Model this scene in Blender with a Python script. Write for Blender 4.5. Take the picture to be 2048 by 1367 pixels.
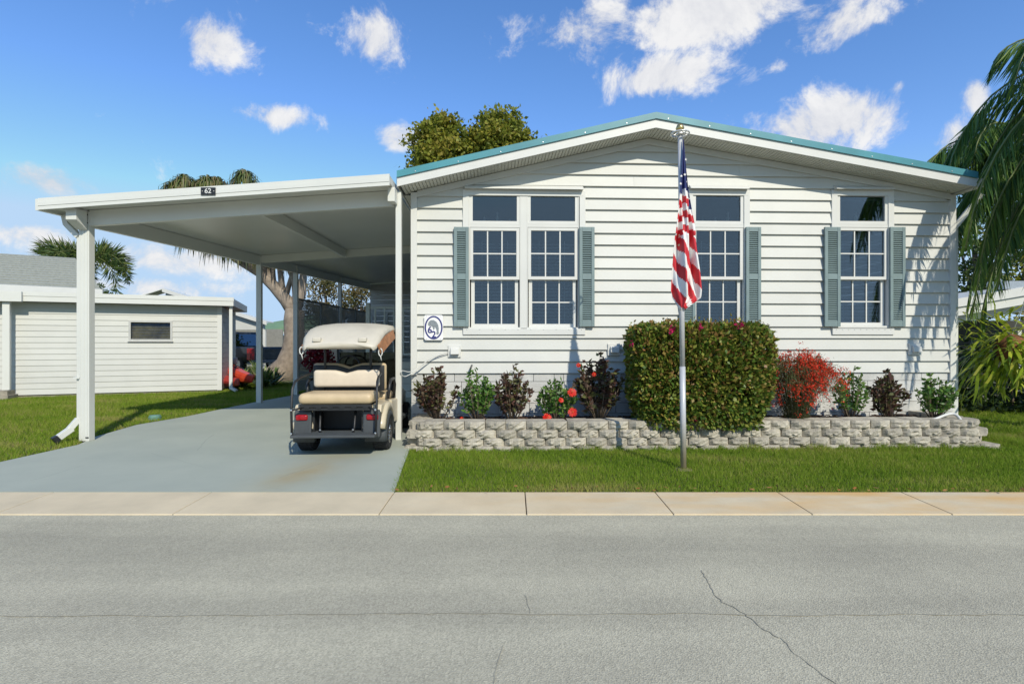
import bpy, bmesh, math, random
import numpy as np
from mathutils import Vector, Matrix
R = math.radians
random.seed(7); rng = np.random.default_rng(7)
scene = bpy.context.scene
for o in list(bpy.data.objects): bpy.data.objects.remove(o)
# ------------------------------------------------------------------ camera, sky, sun, exposure
FP, CX, HY, CH = 1050.0, 1024.0, 688.0, 1.33        # focal length (px of a 2048 px wide photo), centre, horizon, eye height
cam = bpy.data.cameras.new('camera'); cam_o = bpy.data.objects.new('camera', cam)
scene.collection.objects.link(cam_o); scene.camera = cam_o
cam_o.location = (0, 0, CH); cam_o.rotation_euler = (R(90), 0, 0)
cam.sensor_width = 36; cam.lens = FP / 2048 * 36; cam.shift_y = -(HY - 683.5) / -2048.0
cam.clip_end = 3000; cam.clip_start = .05
SUN = Vector((-.45, 1.0, -.84)).normalized()         # direction the light travels
sd = bpy.data.lights.new('sun', 'SUN'); so = bpy.data.objects.new('sun', sd); scene.collection.objects.link(so)
sd.energy = 4.3; sd.angle = R(.5); sd.color = (1, .93, .79)
so.rotation_euler = SUN.to_track_quat('-Z', 'Y').to_euler(); so.location = (8, -12, 14)
world = bpy.data.worlds.new('World'); scene.world = world; world.use_nodes = True
scene.view_settings.view_transform = 'Standard'; scene.view_settings.look = 'None'
scene.view_settings.exposure = 0; scene.view_settings.gamma = 1
def build_world():
    nt = world.node_tree; N = nt.nodes; L = nt.links; N.clear()
    out = N.new('ShaderNodeOutputWorld'); bg = N.new('ShaderNodeBackground'); L.new(bg.outputs[0], out.inputs[0])
    bg.inputs[1].default_value = .15
    sky = N.new('ShaderNodeTexSky'); sky.sky_type = 'NISHITA'; sky.sun_disc = False
    sky.sun_elevation = math.asin(-SUN.z); sky.sun_rotation = math.atan2(-SUN.x, -SUN.y)
    sky.air_density = 1.0; sky.dust_density = .05; sky.ozone_density = 3.0
    tc = N.new('ShaderNodeTexCoord'); sep = N.new('ShaderNodeSeparateXYZ'); L.new(tc.outputs['Generated'], sep.inputs[0])
    def m(op, a, b=None, clamp=False):
        n = N.new('ShaderNodeMath'); n.operation = op; n.use_clamp = clamp
        for i, v in enumerate((a, b)):
            if v is None: continue
            if isinstance(v, (int, float)): n.inputs[i].default_value = v
            else: L.new(v, n.inputs[i])
        return n.outputs[0]
    # cloud banks, each a direction (azimuth, elevation in degrees), half sizes and strength
    banks = []
    for px, py, sx, sy, w in [(415,75,95,60,.9),(750,80,65,65,.85),(540,230,130,30,.8),(1180,60,150,60,.85),(1420,25,220,60,1.0),(1680,40,130,60,.9),(1330,150,130,42,1.0),
                              (1640,250,210,65,1.0),(1900,290,70,60,.9),(1790,175,35,25,.7),(90,360,170,45,1.0),(340,520,260,45,.75),(800,275,60,32,.9),
                              (60,470,120,35,.8),(300,575,260,30,.7),(1950,190,40,45,.9),(1555,130,30,20,.6)]:
        u, v = (px - CX) / FP, (HY - py) / FP
        az = math.atan2(u, 1); el = math.atan2(v, math.hypot(u, 1))
        k = 1 / math.hypot(u, 1)
        banks.append((az, el, sx / FP * k * k, sy / FP * k, w))
    az = m('ARCTAN2', sep.outputs[0], sep.outputs[1]); el = m('ARCSINE', sep.outputs[2])
    tot = None
    for a, e, sa, se, w in banks:
        du = m('DIVIDE', m('SUBTRACT', az, a), sa); dv = m('DIVIDE', m('SUBTRACT', el, e), se)
        r2 = m('ADD', m('MULTIPLY', du, du), m('MULTIPLY', dv, dv))
        g = m('MULTIPLY', m('POWER', 2.718, m('MULTIPLY', r2, -.9)), w)
        tot = g if tot is None else m('MAXIMUM', tot, g)
    cmb = N.new('ShaderNodeCombineXYZ'); L.new(m('MULTIPLY', az, 1.0), cmb.inputs[0]); L.new(m('MULTIPLY', el, 1.5), cmb.inputs[1])
    nz = N.new('ShaderNodeTexNoise'); nz.inputs['Scale'].default_value = 9; nz.inputs['Detail'].default_value = 9; nz.inputs['Roughness'].default_value = .66
    nz.inputs['Distortion'].default_value = .35
    L.new(tc.outputs['Generated'], nz.inputs['Vector'])
    nz2 = N.new('ShaderNodeTexNoise'); nz2.inputs['Scale'].default_value = 3.2; nz2.inputs['Detail'].default_value = 3
    L.new(tc.outputs['Generated'], nz2.inputs['Vector'])
    d = m('ADD', m('MULTIPLY', m('SUBTRACT', nz.outputs[0], .5), 3.3), m('MULTIPLY', m('SUBTRACT', nz2.outputs[0], .5), .6))
    d = m('ADD', d, m('SUBTRACT', m('MULTIPLY', tot, 1.3), .66))
    dens = N.new('ShaderNodeMapRange'); dens.interpolation_type = 'SMOOTHSTEP'
    L.new(d, dens.inputs[0]); dens.inputs[1].default_value = -.16; dens.inputs[2].default_value = .5
    ramp = N.new('ShaderNodeValToRGB'); L.new(nz.outputs[0], ramp.inputs[0])
    ramp.color_ramp.elements[0].position = .3; ramp.color_ramp.elements[0].color = (4.0, 4.15, 4.6, 1)
    ramp.color_ramp.elements[1].position = .62; ramp.color_ramp.elements[1].color = (6.2, 6.15, 6.1, 1)
    hs = N.new('ShaderNodeHueSaturation'); hs.inputs['Saturation'].default_value = 1.22; hs.inputs['Value'].default_value = 1.0
    L.new(sky.outputs[0], hs.inputs['Color'])
    tn = N.new('ShaderNodeMixRGB'); tn.blend_type = 'MULTIPLY'; tn.inputs[0].default_value = 1; L.new(hs.outputs[0], tn.inputs[1]); tn.inputs[2].default_value = (1.62, 1.36, 1.42, 1)
    mix = N.new('ShaderNodeMixRGB'); L.new(m('MULTIPLY', dens.outputs[0], .95), mix.inputs[0])
    dk = N.new('ShaderNodeMixRGB'); dk.blend_type = 'DARKEN'; dk.inputs[0].default_value = 1; L.new(tn.outputs[0], dk.inputs[1]); dk.inputs[2].default_value = (3.3, 4.6, 6.2, 1); L.new(dk.outputs[0], mix.inputs[1]); L.new(ramp.outputs[0], mix.inputs[2]); L.new(mix.outputs[0], bg.inputs[0])
build_world()
# ------------------------------------------------------------------ helpers
COL = scene.collection
def px(x, y, Y):                    # a pixel of the photo at depth Y
    return Vector(((x - CX) / FP * Y, Y, CH + (HY - y) / FP * Y))
def gp(x, y, z=0):                  # a pixel of the photo on the ground
    Y = FP * (CH - z) / (y - HY); return px(x, y, Y)
MATS = {}
def mat(name, col, rough=.6, var=.12, scale=6, bump=0, bscale=60, metal=0, col2=None, detail=4, spec=.5, coord='Object', objvar=0):
    if name in MATS: return MATS[name]
    m = bpy.data.materials.new(name); m.use_nodes = True; nt = m.node_tree; N = nt.nodes; L = nt.links
    b = N['Principled BSDF']; b.inputs['Roughness'].default_value = rough; b.inputs['Metallic'].default_value = metal
    b.inputs['Specular IOR Level'].default_value = spec
    tc = N.new('ShaderNodeTexCoord'); nz = N.new('ShaderNodeTexNoise'); L.new(tc.outputs[coord], nz.inputs[0])
    nz.inputs['Scale'].default_value = scale; nz.inputs['Detail'].default_value = detail; nz.inputs['Roughness'].default_value = .6
    r = N.new('ShaderNodeValToRGB'); L.new(nz.outputs[0], r.inputs[0])
    c2 = col2 or tuple(c * (1 - var) for c in col); c1 = col if col2 else tuple(min(1, c * (1 + var * .5)) for c in col)
    r.color_ramp.elements[0].position = .32; r.color_ramp.elements[1].position = .68
    r.color_ramp.elements[0].color = (*c2, 1); r.color_ramp.elements[1].color = (*c1, 1)
    if objvar:                      # each piece a touch lighter or darker than the next
        oi = N.new('ShaderNodeObjectInfo'); mr = N.new('ShaderNodeMapRange'); L.new(oi.outputs['Random'], mr.inputs[0]); mr.inputs[3].default_value = 1 - objvar; mr.inputs[4].default_value = 1 + objvar * .4
        mu = N.new('ShaderNodeMixRGB'); mu.blend_type = 'MULTIPLY'; mu.inputs[0].default_value = 1; L.new(r.outputs[0], mu.inputs[1]); L.new(mr.outputs[0], mu.inputs[2]); L.new(mu.outputs[0], b.inputs['Base Color'])
    else: L.new(r.outputs[0], b.inputs['Base Color'])
    if bump:
        n2 = N.new('ShaderNodeTexNoise'); n2.inputs['Scale'].default_value = bscale; n2.inputs['Detail'].default_value = 5; L.new(tc.outputs[coord], n2.inputs[0])
        bp = N.new('ShaderNodeBump'); bp.inputs['Strength'].default_value = bump; bp.inputs['Distance'].default_value = .01
        L.new(n2.outputs[0], bp.inputs['Height']); L.new(bp.outputs[0], b.inputs['Normal'])
    MATS[name] = m; return m
def leafmat(name, cols, rough=.45, trans=.3, spec=.3):      # colours spread over leaves by a per-leaf random attribute
    m = bpy.data.materials.new(name); m.use_nodes = True; nt = m.node_tree; N = nt.nodes; L = nt.links
    b = N['Principled BSDF']; b.inputs['Roughness'].default_value = rough; b.inputs['Specular IOR Level'].default_value = spec
    at = N.new('ShaderNodeAttribute'); at.attribute_name = 'rnd'
    r = N.new('ShaderNodeValToRGB'); L.new(at.outputs['Fac'], r.inputs[0])
    while len(r.color_ramp.elements) < len(cols): r.color_ramp.elements.new(.5)
    for i, c in enumerate(cols):
        r.color_ramp.elements[i].position = i / max(1, len(cols) - 1); r.color_ramp.elements[i].color = (*c, 1)
    L.new(r.outputs[0], b.inputs['Base Color'])
    t = N.new('ShaderNodeBsdfTranslucent'); L.new(r.outputs[0], t.inputs[0])
    ms = N.new('ShaderNodeMixShader'); ms.inputs[0].default_value = trans
    L.new(b.outputs[0], ms.inputs[1]); L.new(t.outputs[0], ms.inputs[2]); L.new(ms.outputs[0], N['Material Output'].inputs[0])
    MATS[name] = m; return m
def glassmat(name, refl=.2, tint=(.55, .62, .66)):
    m = bpy.data.materials.new(name); m.use_nodes = True; nt = m.node_tree; N = nt.nodes; L = nt.links
    N.remove(N['Principled BSDF'])
    t = N.new('ShaderNodeBsdfTransparent'); t.inputs[0].default_value = (*tint, 1)
    g = N.new('ShaderNodeBsdfGlossy'); g.inputs['Roughness'].default_value = .02; g.inputs[0].default_value = (.86, .95, 1, 1)
    lw = N.new('ShaderNodeFresnel'); lw.inputs[0].default_value = 1.5
    ad = N.new('ShaderNodeMath'); ad.operation = 'ADD'; ad.inputs[1].default_value = refl; ad.use_clamp = True; L.new(lw.outputs[0], ad.inputs[0])
    ms = N.new('ShaderNodeMixShader'); L.new(ad.outputs[0], ms.inputs[0]); L.new(t.outputs[0], ms.inputs[1]); L.new(g.outputs[0], ms.inputs[2])
    L.new(ms.outputs[0], N['Material Output'].inputs[0]); MATS[name] = m; return m
class MB:                            # collects shapes for ONE mesh object
    def __init__(s): s.v = []; s.f = []; s.mi = []
    def add(s, vs, fs, mi=0):
        n = len(s.v); s.v += [tuple(v) for v in vs]; s.f += [tuple(n + i for i in f) for f in fs]; s.mi += [mi] * len(fs); return s
    def box(s, a, b, M=None, mi=0):
        vs = [Vector((x, y, z)) for x in (a[0], b[0]) for y in (a[1], b[1]) for z in (a[2], b[2])]
        if M is not None: vs = [M @ v for v in vs]
        return s.add(vs, [(0,1,3,2),(4,6,7,5),(0,4,5,1),(2,3,7,6),(0,2,6,4),(1,5,7,3)], mi)
    def bar(s, p, q, w, h=None, mi=0, up=(0, 0, 1)):      # rectangular bar from p to q
        p, q = Vector(p), Vector(q); h = h or w; d = (q - p).normalized(); u = Vector(up)
        if abs(d.dot(u)) > .98: u = Vector((0, 1, 0))
        sx = d.cross(u).normalized(); sz = sx.cross(d).normalized()
        vs = [e + sx * (i * w / 2) + sz * (j * h / 2) for e in (p, q) for i, j in ((-1,-1),(1,-1),(1,1),(-1,1))]
        return s.add(vs, [(3,2,1,0),(4,5,6,7),(0,1,5,4),(1,2,6,5),(2,3,7,6),(3,0,4,7)], mi)
    def tube(s, pts, rad, n=8, mi=0, cap=True):
        pts = [Vector(p) for p in pts]; k = len(pts)
        rad = rad if isinstance(rad, (list, tuple)) else [rad] * k
        b = len(s.v); ref = None
        for i, p in enumerate(pts):
            d = (pts[min(i + 1, k - 1)] - pts[max(i - 1, 0)]).normalized()
            if ref is None: ref = Vector((0, 0, 1)) if abs(d.z) < .9 else Vector((1, 0, 0))
            a = d.cross(ref).normalized(); c = a.cross(d).normalized(); ref = c
            for j in range(n):
                t = 2 * math.pi * j / n; s.v.append(tuple(p + (a * math.cos(t) + c * math.sin(t)) * rad[i]))
        for i in range(k - 1):
            for j in range(n):
                s.f.append((b+i*n+j, b+i*n+(j+1)%n, b+(i+1)*n+(j+1)%n, b+(i+1)*n+j)); s.mi.append(mi)
        if cap:
            s.f.append(tuple(b + j for j in reversed(range(n)))); s.mi.append(mi)
            s.f.append(tuple(b + (k-1)*n + j for j in range(n))); s.mi.append(mi)
        return s
    def prism(s, poly, off, mi=0):                        # polygon (3d points) swept by a vector
        off = Vector(off); n = len(poly); P = [Vector(p) for p in poly]
        return s.add(P + [p + off for p in P], [tuple(reversed(range(n))), tuple(range(n, 2*n))] + [(i, (i+1)%n, n+(i+1)%n, n+i) for i in range(n)], mi)
    def lathe(s, prof, c, axis=(0, 0, 1), n=20, mi=0):    # (radius, height) profile about an axis
        q = Vector((0, 0, 1)).rotation_difference(Vector(axis)); c = Vector(c); b = len(s.v); k = len(prof)
        for r, h in prof:
            for j in range(n):
                t = 2*math.pi*j/n; s.v.append(tuple(c + q @ Vector((r*math.cos(t), r*math.sin(t), h))))
        for i in range(k-1):
            for j in range(n): s.f.append((b+i*n+j, b+i*n+(j+1)%n, b+(i+1)*n+(j+1)%n, b+(i+1)*n+j)); s.mi.append(mi)
        return s
    def loft(s, rings, mi=0, caps=True):                  # rings of equal point count
        n = len(rings[0]); b = len(s.v)
        for r in rings: s.v += [tuple(p) for p in r]
        for i in range(len(rings)-1):
            for j in range(n): s.f.append((b+i*n+j, b+i*n+(j+1)%n, b+(i+1)*n+(j+1)%n, b+(i+1)*n+j)); s.mi.append(mi)
        if caps:
            s.f.append(tuple(b + j for j in reversed(range(n)))); s.f.append(tuple(b+(len(rings)-1)*n+j for j in range(n))); s.mi += [mi, mi]
        return s
    def mesh(s, name, mats, smooth=False, bevel=0):
        me = bpy.data.meshes.new(name); me.from_pydata(s.v, [], s.f)
        for m_ in (mats if isinstance(mats, (list, tuple)) else [mats]): me.materials.append(m_)
        bm = bmesh.new(); bm.from_mesh(me)
        for f, i in zip(bm.faces, s.mi): f.material_index = i; f.smooth = smooth
        bmesh.ops.recalc_face_normals(bm, faces=bm.faces)
        if bevel: bmesh.ops.bevel(bm, geom=bm.edges[:], offset=bevel, segments=2, affect='EDGES', profile=.6)
        bm.to_mesh(me); bm.free(); return me
    def build(s, name, mats, parent=None, smooth=False, bevel=0, label=None):
        return link(name, s.mesh(name, mats, smooth, bevel), parent, label)
def link(name, data, parent=None, label=None):
    o = bpy.data.objects.new(name, data); COL.objects.link(o)
    if parent is not None: o.parent = parent
    if label: o['label'] = label
    return o
def thing(name, label, cat, loc=(0, 0, 0), rz=0, group=None):
    o = link(name, None); o.location = loc; o.rotation_euler = (0, 0, rz); o.empty_display_size = .1
    return tag(o, label, cat, group)
def tag(o, label=None, cat=None, group=None, kind=None):
    if label: o['label'] = label
    if cat: o['category'] = cat
    if group: o['group'] = group
    if kind: o['kind'] = kind
    return o
def fastmesh(name, verts, nper, mats, rnd=None, mi=None):  # many loose polygons of nper vertices each
    n = len(verts) // nper; me = bpy.data.meshes.new(name)
    me.vertices.add(len(verts)); me.vertices.foreach_set('co', np.asarray(verts, np.float32).ravel())
    me.loops.add(len(verts)); me.loops.foreach_set('vertex_index', np.arange(len(verts), dtype=np.int32))
    me.polygons.add(n); me.polygons.foreach_set('loop_start', np.arange(0, n*nper, nper, dtype=np.int32))
    me.polygons.foreach_set('loop_total', np.full(n, nper, np.int32))
    a = me.attributes.new('rnd', 'FLOAT', 'FACE'); a.data.foreach_set('value', np.asarray(rng.random(n) if rnd is None else rnd, np.float32))
    for m_ in (mats if isinstance(mats, (list, tuple)) else [mats]): me.materials.append(m_)
    if mi is not None: me.polygons.foreach_set('material_index', np.asarray(mi, np.int32))
    me.update(); me.validate(); return me
def leaves(P, D, ln, wd, up=None, droop=.0):               # a diamond leaf at each point P along direction D
    P = np.asarray(P, float); D = np.asarray(D, float); n = len(P)
    D /= np.linalg.norm(D, axis=1)[:, None] + 1e-9
    U = rng.normal(size=(n, 3)) if up is None else np.asarray(up, float) + rng.normal(size=(n, 3)) * .35
    S = np.cross(D, U); S /= np.linalg.norm(S, axis=1)[:, None] + 1e-9
    l = (np.asarray(ln) * (.7 + .6 * rng.random(n)))[:, None]; w = (np.asarray(wd) * (.7 + .6 * rng.random(n)))[:, None]
    T = P + D * l; T[:, 2] -= droop * l[:, 0]
    V = np.empty((n, 4, 3)); V[:, 0] = P; V[:, 1] = P + D * l * .45 + S * w / 2; V[:, 2] = T; V[:, 3] = P + D * l * .45 - S * w / 2
    return V.reshape(-1, 3)
def rdir(n, zb=0):
    d = rng.normal(size=(n, 3)); d[:, 2] += zb; return d / np.linalg.norm(d, axis=1)[:, None]
def text_mesh(txt, size, depth=.003):
    c = bpy.data.curves.new('lettering', 'FONT'); c.body = txt; c.size = size; c.extrude = depth; c.align_x = 'CENTER'; c.align_y = 'CENTER'
    c.offset = size * .018
    o = bpy.data.objects.new('tmp', c); COL.objects.link(o); dg = bpy.context.evaluated_depsgraph_get()
    me = bpy.data.meshes.new_from_object(o.evaluated_get(dg)); bpy.data.objects.remove(o); return me
# ------------------------------------------------------------------ materials
WHITE = mat('white_siding', (.555, .558, .515), .55, .05, 1.5, .12, 40, objvar=.05)
TRIM = mat('white_trim', (.62, .62, .58), .4, .04, 2)
ALU = mat('white_aluminium', (.63, .635, .585), .35, .04, 1.2)
SOFF = mat('soffit_vinyl', (.56, .56, .50), .5, .05, 3)
TEAL = mat('teal_metal', (.065, .25, .29), .38, .18, 1.5, metal=.0)
SHUT = mat('shutter_paint', (.18, .245, .245), .5, .12, 4)
SKIRT = mat('painted_block', (.57, .57, .54), .75, .14, 5, .5, 60, objvar=.12)
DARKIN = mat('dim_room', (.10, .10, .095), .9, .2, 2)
BLIND = mat('blind_slat', (.8, .8, .77), .6, .05, 5)
GLASS = glassmat('window_glass', .05, (.66, .7, .72))
BLACK = mat('black_plastic', (.018, .019, .02), .45, .25, 8, .1, 90)
STEEL = mat('galvanised', (.55, .56, .56), .35, .15, 20, metal=.8)
NAVY = mat('navy_paint', (.02, .025, .16), .5, .1, 5)
BLOCK = mat('split_face_concrete', (.53, .485, .385), .95, .0, 7, 1.0, 45, col2=(.30, .275, .225), objvar=.22)
MULCH = mat('dark_mulch', (.06, .04, .03), 1, .5, 30, 1, 40)
# ------------------------------------------------------------------ ground, road, gutter, driveway
def road_mat():
    m = mat('weathered_asphalt', (.46, .43, .325), .95, .0, 1.1, .0, col2=(.385, .36, .275), detail=6)
    nt = m.node_tree; N = nt.nodes; L = nt.links; b = N['Principled BSDF']; tc = N['Texture Coordinate']; base = b.inputs['Base Color'].links[0].from_socket
    v = N.new('ShaderNodeTexVoronoi'); v.inputs['Scale'].default_value = 130; L.new(tc.outputs['Object'], v.inputs['Vector'])
    rr = N.new('ShaderNodeValToRGB'); L.new(v.outputs['Color'], rr.inputs[0])
    rr.color_ramp.elements[0].color = (.68, .68, .67, 1); rr.color_ramp.elements[1].color = (1.32, 1.32, 1.3, 1)
    mu = N.new('ShaderNodeMixRGB'); mu.blend_type = 'MULTIPLY'; mu.inputs[0].default_value = .8; L.new(base, mu.inputs[1]); L.new(rr.outputs[0], mu.inputs[2])
    # wheel wear bands running along the street
    mp = N.new('ShaderNodeMapping'); mp.inputs['Scale'].default_value = (.12, 1.6, 1); L.new(tc.outputs['Object'], mp.inputs[0])
    nb = N.new('ShaderNodeTexNoise'); nb.inputs['Scale'].default_value = 1.0; nb.inputs['Detail'].default_value = 5; L.new(mp.outputs[0], nb.inputs[0])
    rb = N.new('ShaderNodeValToRGB'); L.new(nb.outputs[0], rb.inputs[0]); rb.color_ramp.elements[0].position = .35; rb.color_ramp.elements[1].position = .6
    rb.color_ramp.elements[0].color = (.84, .84, .84, 1); rb.color_ramp.elements[1].color = (1.05, 1.05, 1.04, 1)
    m2 = N.new('ShaderNodeMixRGB'); m2.blend_type = 'MULTIPLY'; m2.inputs[0].default_value = 1; L.new(mu.outputs[0], m2.inputs[1]); L.new(rb.outputs[0], m2.inputs[2])
    L.new(m2.outputs[0], b.inputs['Base Color'])
    bp = N.new('ShaderNodeBump'); bp.inputs['Strength'].default_value = .7; bp.inputs['Distance'].default_value = .004
    L.new(v.outputs['Distance'], bp.inputs['Height']); L.new(bp.outputs[0], b.inputs['Normal'])
    return m
SOIL = mat('lawn_soil', (.075, .105, .022), 1, .0, 3, .6, 50, col2=(.10, .085, .035))
YF, YB = 4.144, 4.70                                # gutter front and back edge
g = MB(); g.add([(-900, YB, -.012), (900, YB, -.012), (900, 1500, -.012), (-900, 1500, -.012)], [(0,1,2,3)])
g.add([(-900, -900, -.03), (900, -900, -.03), (900, -5.5, -.03), (-900, -5.5, -.03)], [(0,1,2,3)])
tag(g.build('ground', SOIL), kind='structure')
r = MB(); r.add([(-200, -5.6, -.018), (200, -5.6, -.018), (200, YF + .02, -.018), (-200, YF + .02, -.018)], [(0,1,2,3)])
tag(r.build('road', road_mat()), kind='structure')
CRACK = mat('asphalt_crack', (.36, .335, .255), 1, .2, 20)  # flat crack strips, a little darker than the asphalt
def crack(pts, w, name='crack'):
    c = MB(); n = len(pts); L_, R_ = [], []
    for i, p in enumerate(pts):
        p = Vector((p[0], p[1], 0)); a = Vector((*pts[max(i-1, 0)][:2], 0)); b = Vector((*pts[min(i+1, n-1)][:2], 0)); d = (b - a).normalized()
        nrm = Vector((-d.y, d.x, 0)) * w * (.4 + .9 * random.random()) / 2
        L_.append((p.x + nrm.x, p.y + nrm.y, -.0145)); R_.append((p.x - nrm.x, p.y - nrm.y, -.0145))
    c.add(L_ + R_, [(i, i+1, n+i+1, n+i) for i in range(n-1)])
    return c.build(name, CRACK, bpy.data.objects['road'])
def wander(a, b, n, amp):
    a, b = Vector(a), Vector(b); q = []; off = 0
    for i in range(n + 1):
        off = off * .75 + random.uniform(-amp, amp); t = i / n; p = a.lerp(b, t); d = (b - a).normalized()
        q.append((p.x - d.y * off, p.y + d.x * off))
    return q
def roadpt(x, y): p = gp(x, y, -.018); return (p.x, p.y)
crack([p for a, b in (((1405,1140),(1450,1205)), ((1450,1205),(1560,1275)), ((1560,1275),(1680,1375))) for p in wander(roadpt(*a), roadpt(*b), 14, .012)], .006)
crack(wander(roadpt(860, 1227), roadpt(2100, 1228), 70, .006), .0065)
crack(wander(roadpt(-40, 1232), roadpt(860, 1228), 60, .006), .006)
crack(wander(roadpt(1052, 1190), roadpt(1060, 1225), 6, .006), .006); crack(wander(roadpt(985, 1370), roadpt(1000, 1290), 8, .008), .005)
CONC = mat('gutter_concrete', (.64, .54, .37), .9, .0, 2.2, .25, 120, col2=(.53, .45, .31), detail=8)
def iron_stain(m):                   # iron-rich sprinkler water has stained the slabs in front of the lawn
    N = m.node_tree.nodes; L = m.node_tree.links; b = N['Principled BSDF']; base = b.inputs['Base Color'].links[0].from_socket
    g_ = N.new('ShaderNodeNewGeometry'); sp = N.new('ShaderNodeSeparateXYZ'); L.new(g_.outputs['Position'], sp.inputs[0])
    mr = N.new('ShaderNodeMapRange'); L.new(sp.outputs[0], mr.inputs[0]); mr.inputs[1].default_value = -1.3; mr.inputs[2].default_value = 3.2; mr.inputs[4].default_value = .95
    m2 = N.new('ShaderNodeMapRange'); L.new(sp.outputs[1], m2.inputs[0]); m2.inputs[1].default_value = 4.15; m2.inputs[2].default_value = 4.68; m2.inputs[3].default_value = .45
    mp = N.new('ShaderNodeMapping'); mp.inputs['Scale'].default_value = (.9, 3, 1); L.new(g_.outputs['Position'], mp.inputs[0])
    nz = N.new('ShaderNodeTexNoise'); nz.inputs['Scale'].default_value = 1.6; nz.inputs['Detail'].default_value = 7; L.new(mp.outputs[0], nz.inputs[0])
    r_ = N.new('ShaderNodeMapRange'); L.new(nz.outputs[0], r_.inputs[0]); r_.inputs[1].default_value = .36; r_.inputs[2].default_value = .66
    def mul(a, b_): n = N.new('ShaderNodeMath'); n.operation = 'MULTIPLY'; L.new(a, n.inputs[0]); L.new(b_, n.inputs[1]); return n.outputs[0]
    mx = N.new('ShaderNodeMixRGB'); L.new(mul(mul(mr.outputs[0], m2.outputs[0]), r_.outputs[0]), mx.inputs[0]); L.new(base, mx.inputs[1]); mx.inputs[2].default_value = (.60, .36, .12, 1); L.new(mx.outputs[0], b.inputs['Base Color'])
iron_stain(CONC)
gut = MB().box((-60, YF, -.3), (60, YB, -.03)).build('gutter', mat('gutter_bedding', (.14, .12, .10), 1)); tag(gut, kind='structure')
xs = [-12.5, -10.3, -7.8, -5.9, -4.09, -2.68, -1.05, .115, 1.275, 2.37, 3.475, 4.6, 5.75, 6.9, 8.05, 9.2, 10.4, 12.5]
for a, b in zip(xs, xs[1:]):
    s = MB().add([(x, y, z) for x in (a + .004, b - .004) for y, z in ((YF, -.3), (YF, -.008), (YB - .012, .012), (YB - .012, -.3))],
                 [(0,1,2,3), (7,6,5,4), (0,4,5,1), (1,5,6,2), (2,6,7,3)])
    s.build('slab', CONC, gut, bevel=.006)
DRV = mat('painted_concrete', (.385, .415, .345), .75, .0, .9, .15, 90, col2=(.325, .355, .30), detail=7)
def drive_stains(m):
    nt = m.node_tree; N = nt.nodes; L = nt.links; b = N['Principled BSDF']; base = b.inputs['Base Color'].links[0].from_socket
    g_ = N.new('ShaderNodeNewGeometry'); nz = N.new('ShaderNodeTexNoise'); nz.inputs['Scale'].default_value = 2.5; nz.inputs['Detail'].default_value = 6; L.new(g_.outputs['Position'], nz.inputs[0])
    sp = N.new('ShaderNodeSeparateXYZ'); L.new(g_.outputs['Position'], sp.inputs[0])
    def m_(op, a, b_):
        n = N.new('ShaderNodeMath'); n.operation = op; n.use_clamp = op == 'MINIMUM'
        for i, q in enumerate((a, b_)):
            if isinstance(q, (int, float)): n.inputs[i].default_value = q
            else: L.new(q, n.inputs[i])
        return n.outputs[0]
    # a rust run under the cart, towards the street
    cx = m_('ADD', m_('MULTIPLY', m_('SUBTRACT', sp.outputs[1], 5.0), .12), -2.18)
    dx = m_('DIVIDE', m_('SUBTRACT', sp.outputs[0], cx), .32); dy = m_('DIVIDE', m_('SUBTRACT', sp.outputs[1], 5.45), .75)
    e = m_('POWER', 2.718, m_('MULTIPLY', m_('ADD', m_('MULTIPLY', dx, dx), m_('MULTIPLY', dy, dy)), -1.2))
    f = m_('MULTIPLY', e, m_('MULTIPLY', nz.outputs[0], 1.15))
    mx = N.new('ShaderNodeMixRGB'); L.new(f, mx.inputs[0]); L.new(base, mx.inputs[1]); mx.inputs[2].default_value = (.34, .26, .12, 1)
    L.new(mx.outputs[0], b.inputs['Base Color'])
drive_stains(DRV)
dl = [(-6.6, YB), (-5.75, 5.55), (-5.70, 6.9), (-5.95, 7.5), (-6.15, 8.6), (-5.95, 9.6), (-5.92, 10.6), (-5.85, 12), (-5.6, 14), (-5.3, 21)]
dr = [(-2.2, 21), (-1.62, 9), (-1.36, 7.4), (-1.30, 6.7), (-1.17, 5.6), (-1.055, YB)]
d = MB().prism([(x, y, -.2) for x, y in reversed(dl + dr)], (0, 0, .212)); tag(d.build('driveway', DRV), kind='structure')
for a, b in (((395, 900), (425, 868)), ((300, 905), (420, 935)), ((560, 955), (640, 925)), ((60, 960), (170, 930))):   # hairline cracks in the paint
    pts = wander(gp(*a, .012).xy, gp(*b, .012).xy, 14, .012); c = MB(); n_ = len(pts); c.add([(x - .002, y, .0125) for x, y in pts] + [(x + .003, y, .0125) for x, y in pts], [(i, i+1, n_+i+1, n_+i) for i in range(n_-1)]); c.build('hairline_crack', mat('paint_crack', (.24, .26, .23), .9), bpy.data.objects['driveway'])
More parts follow.
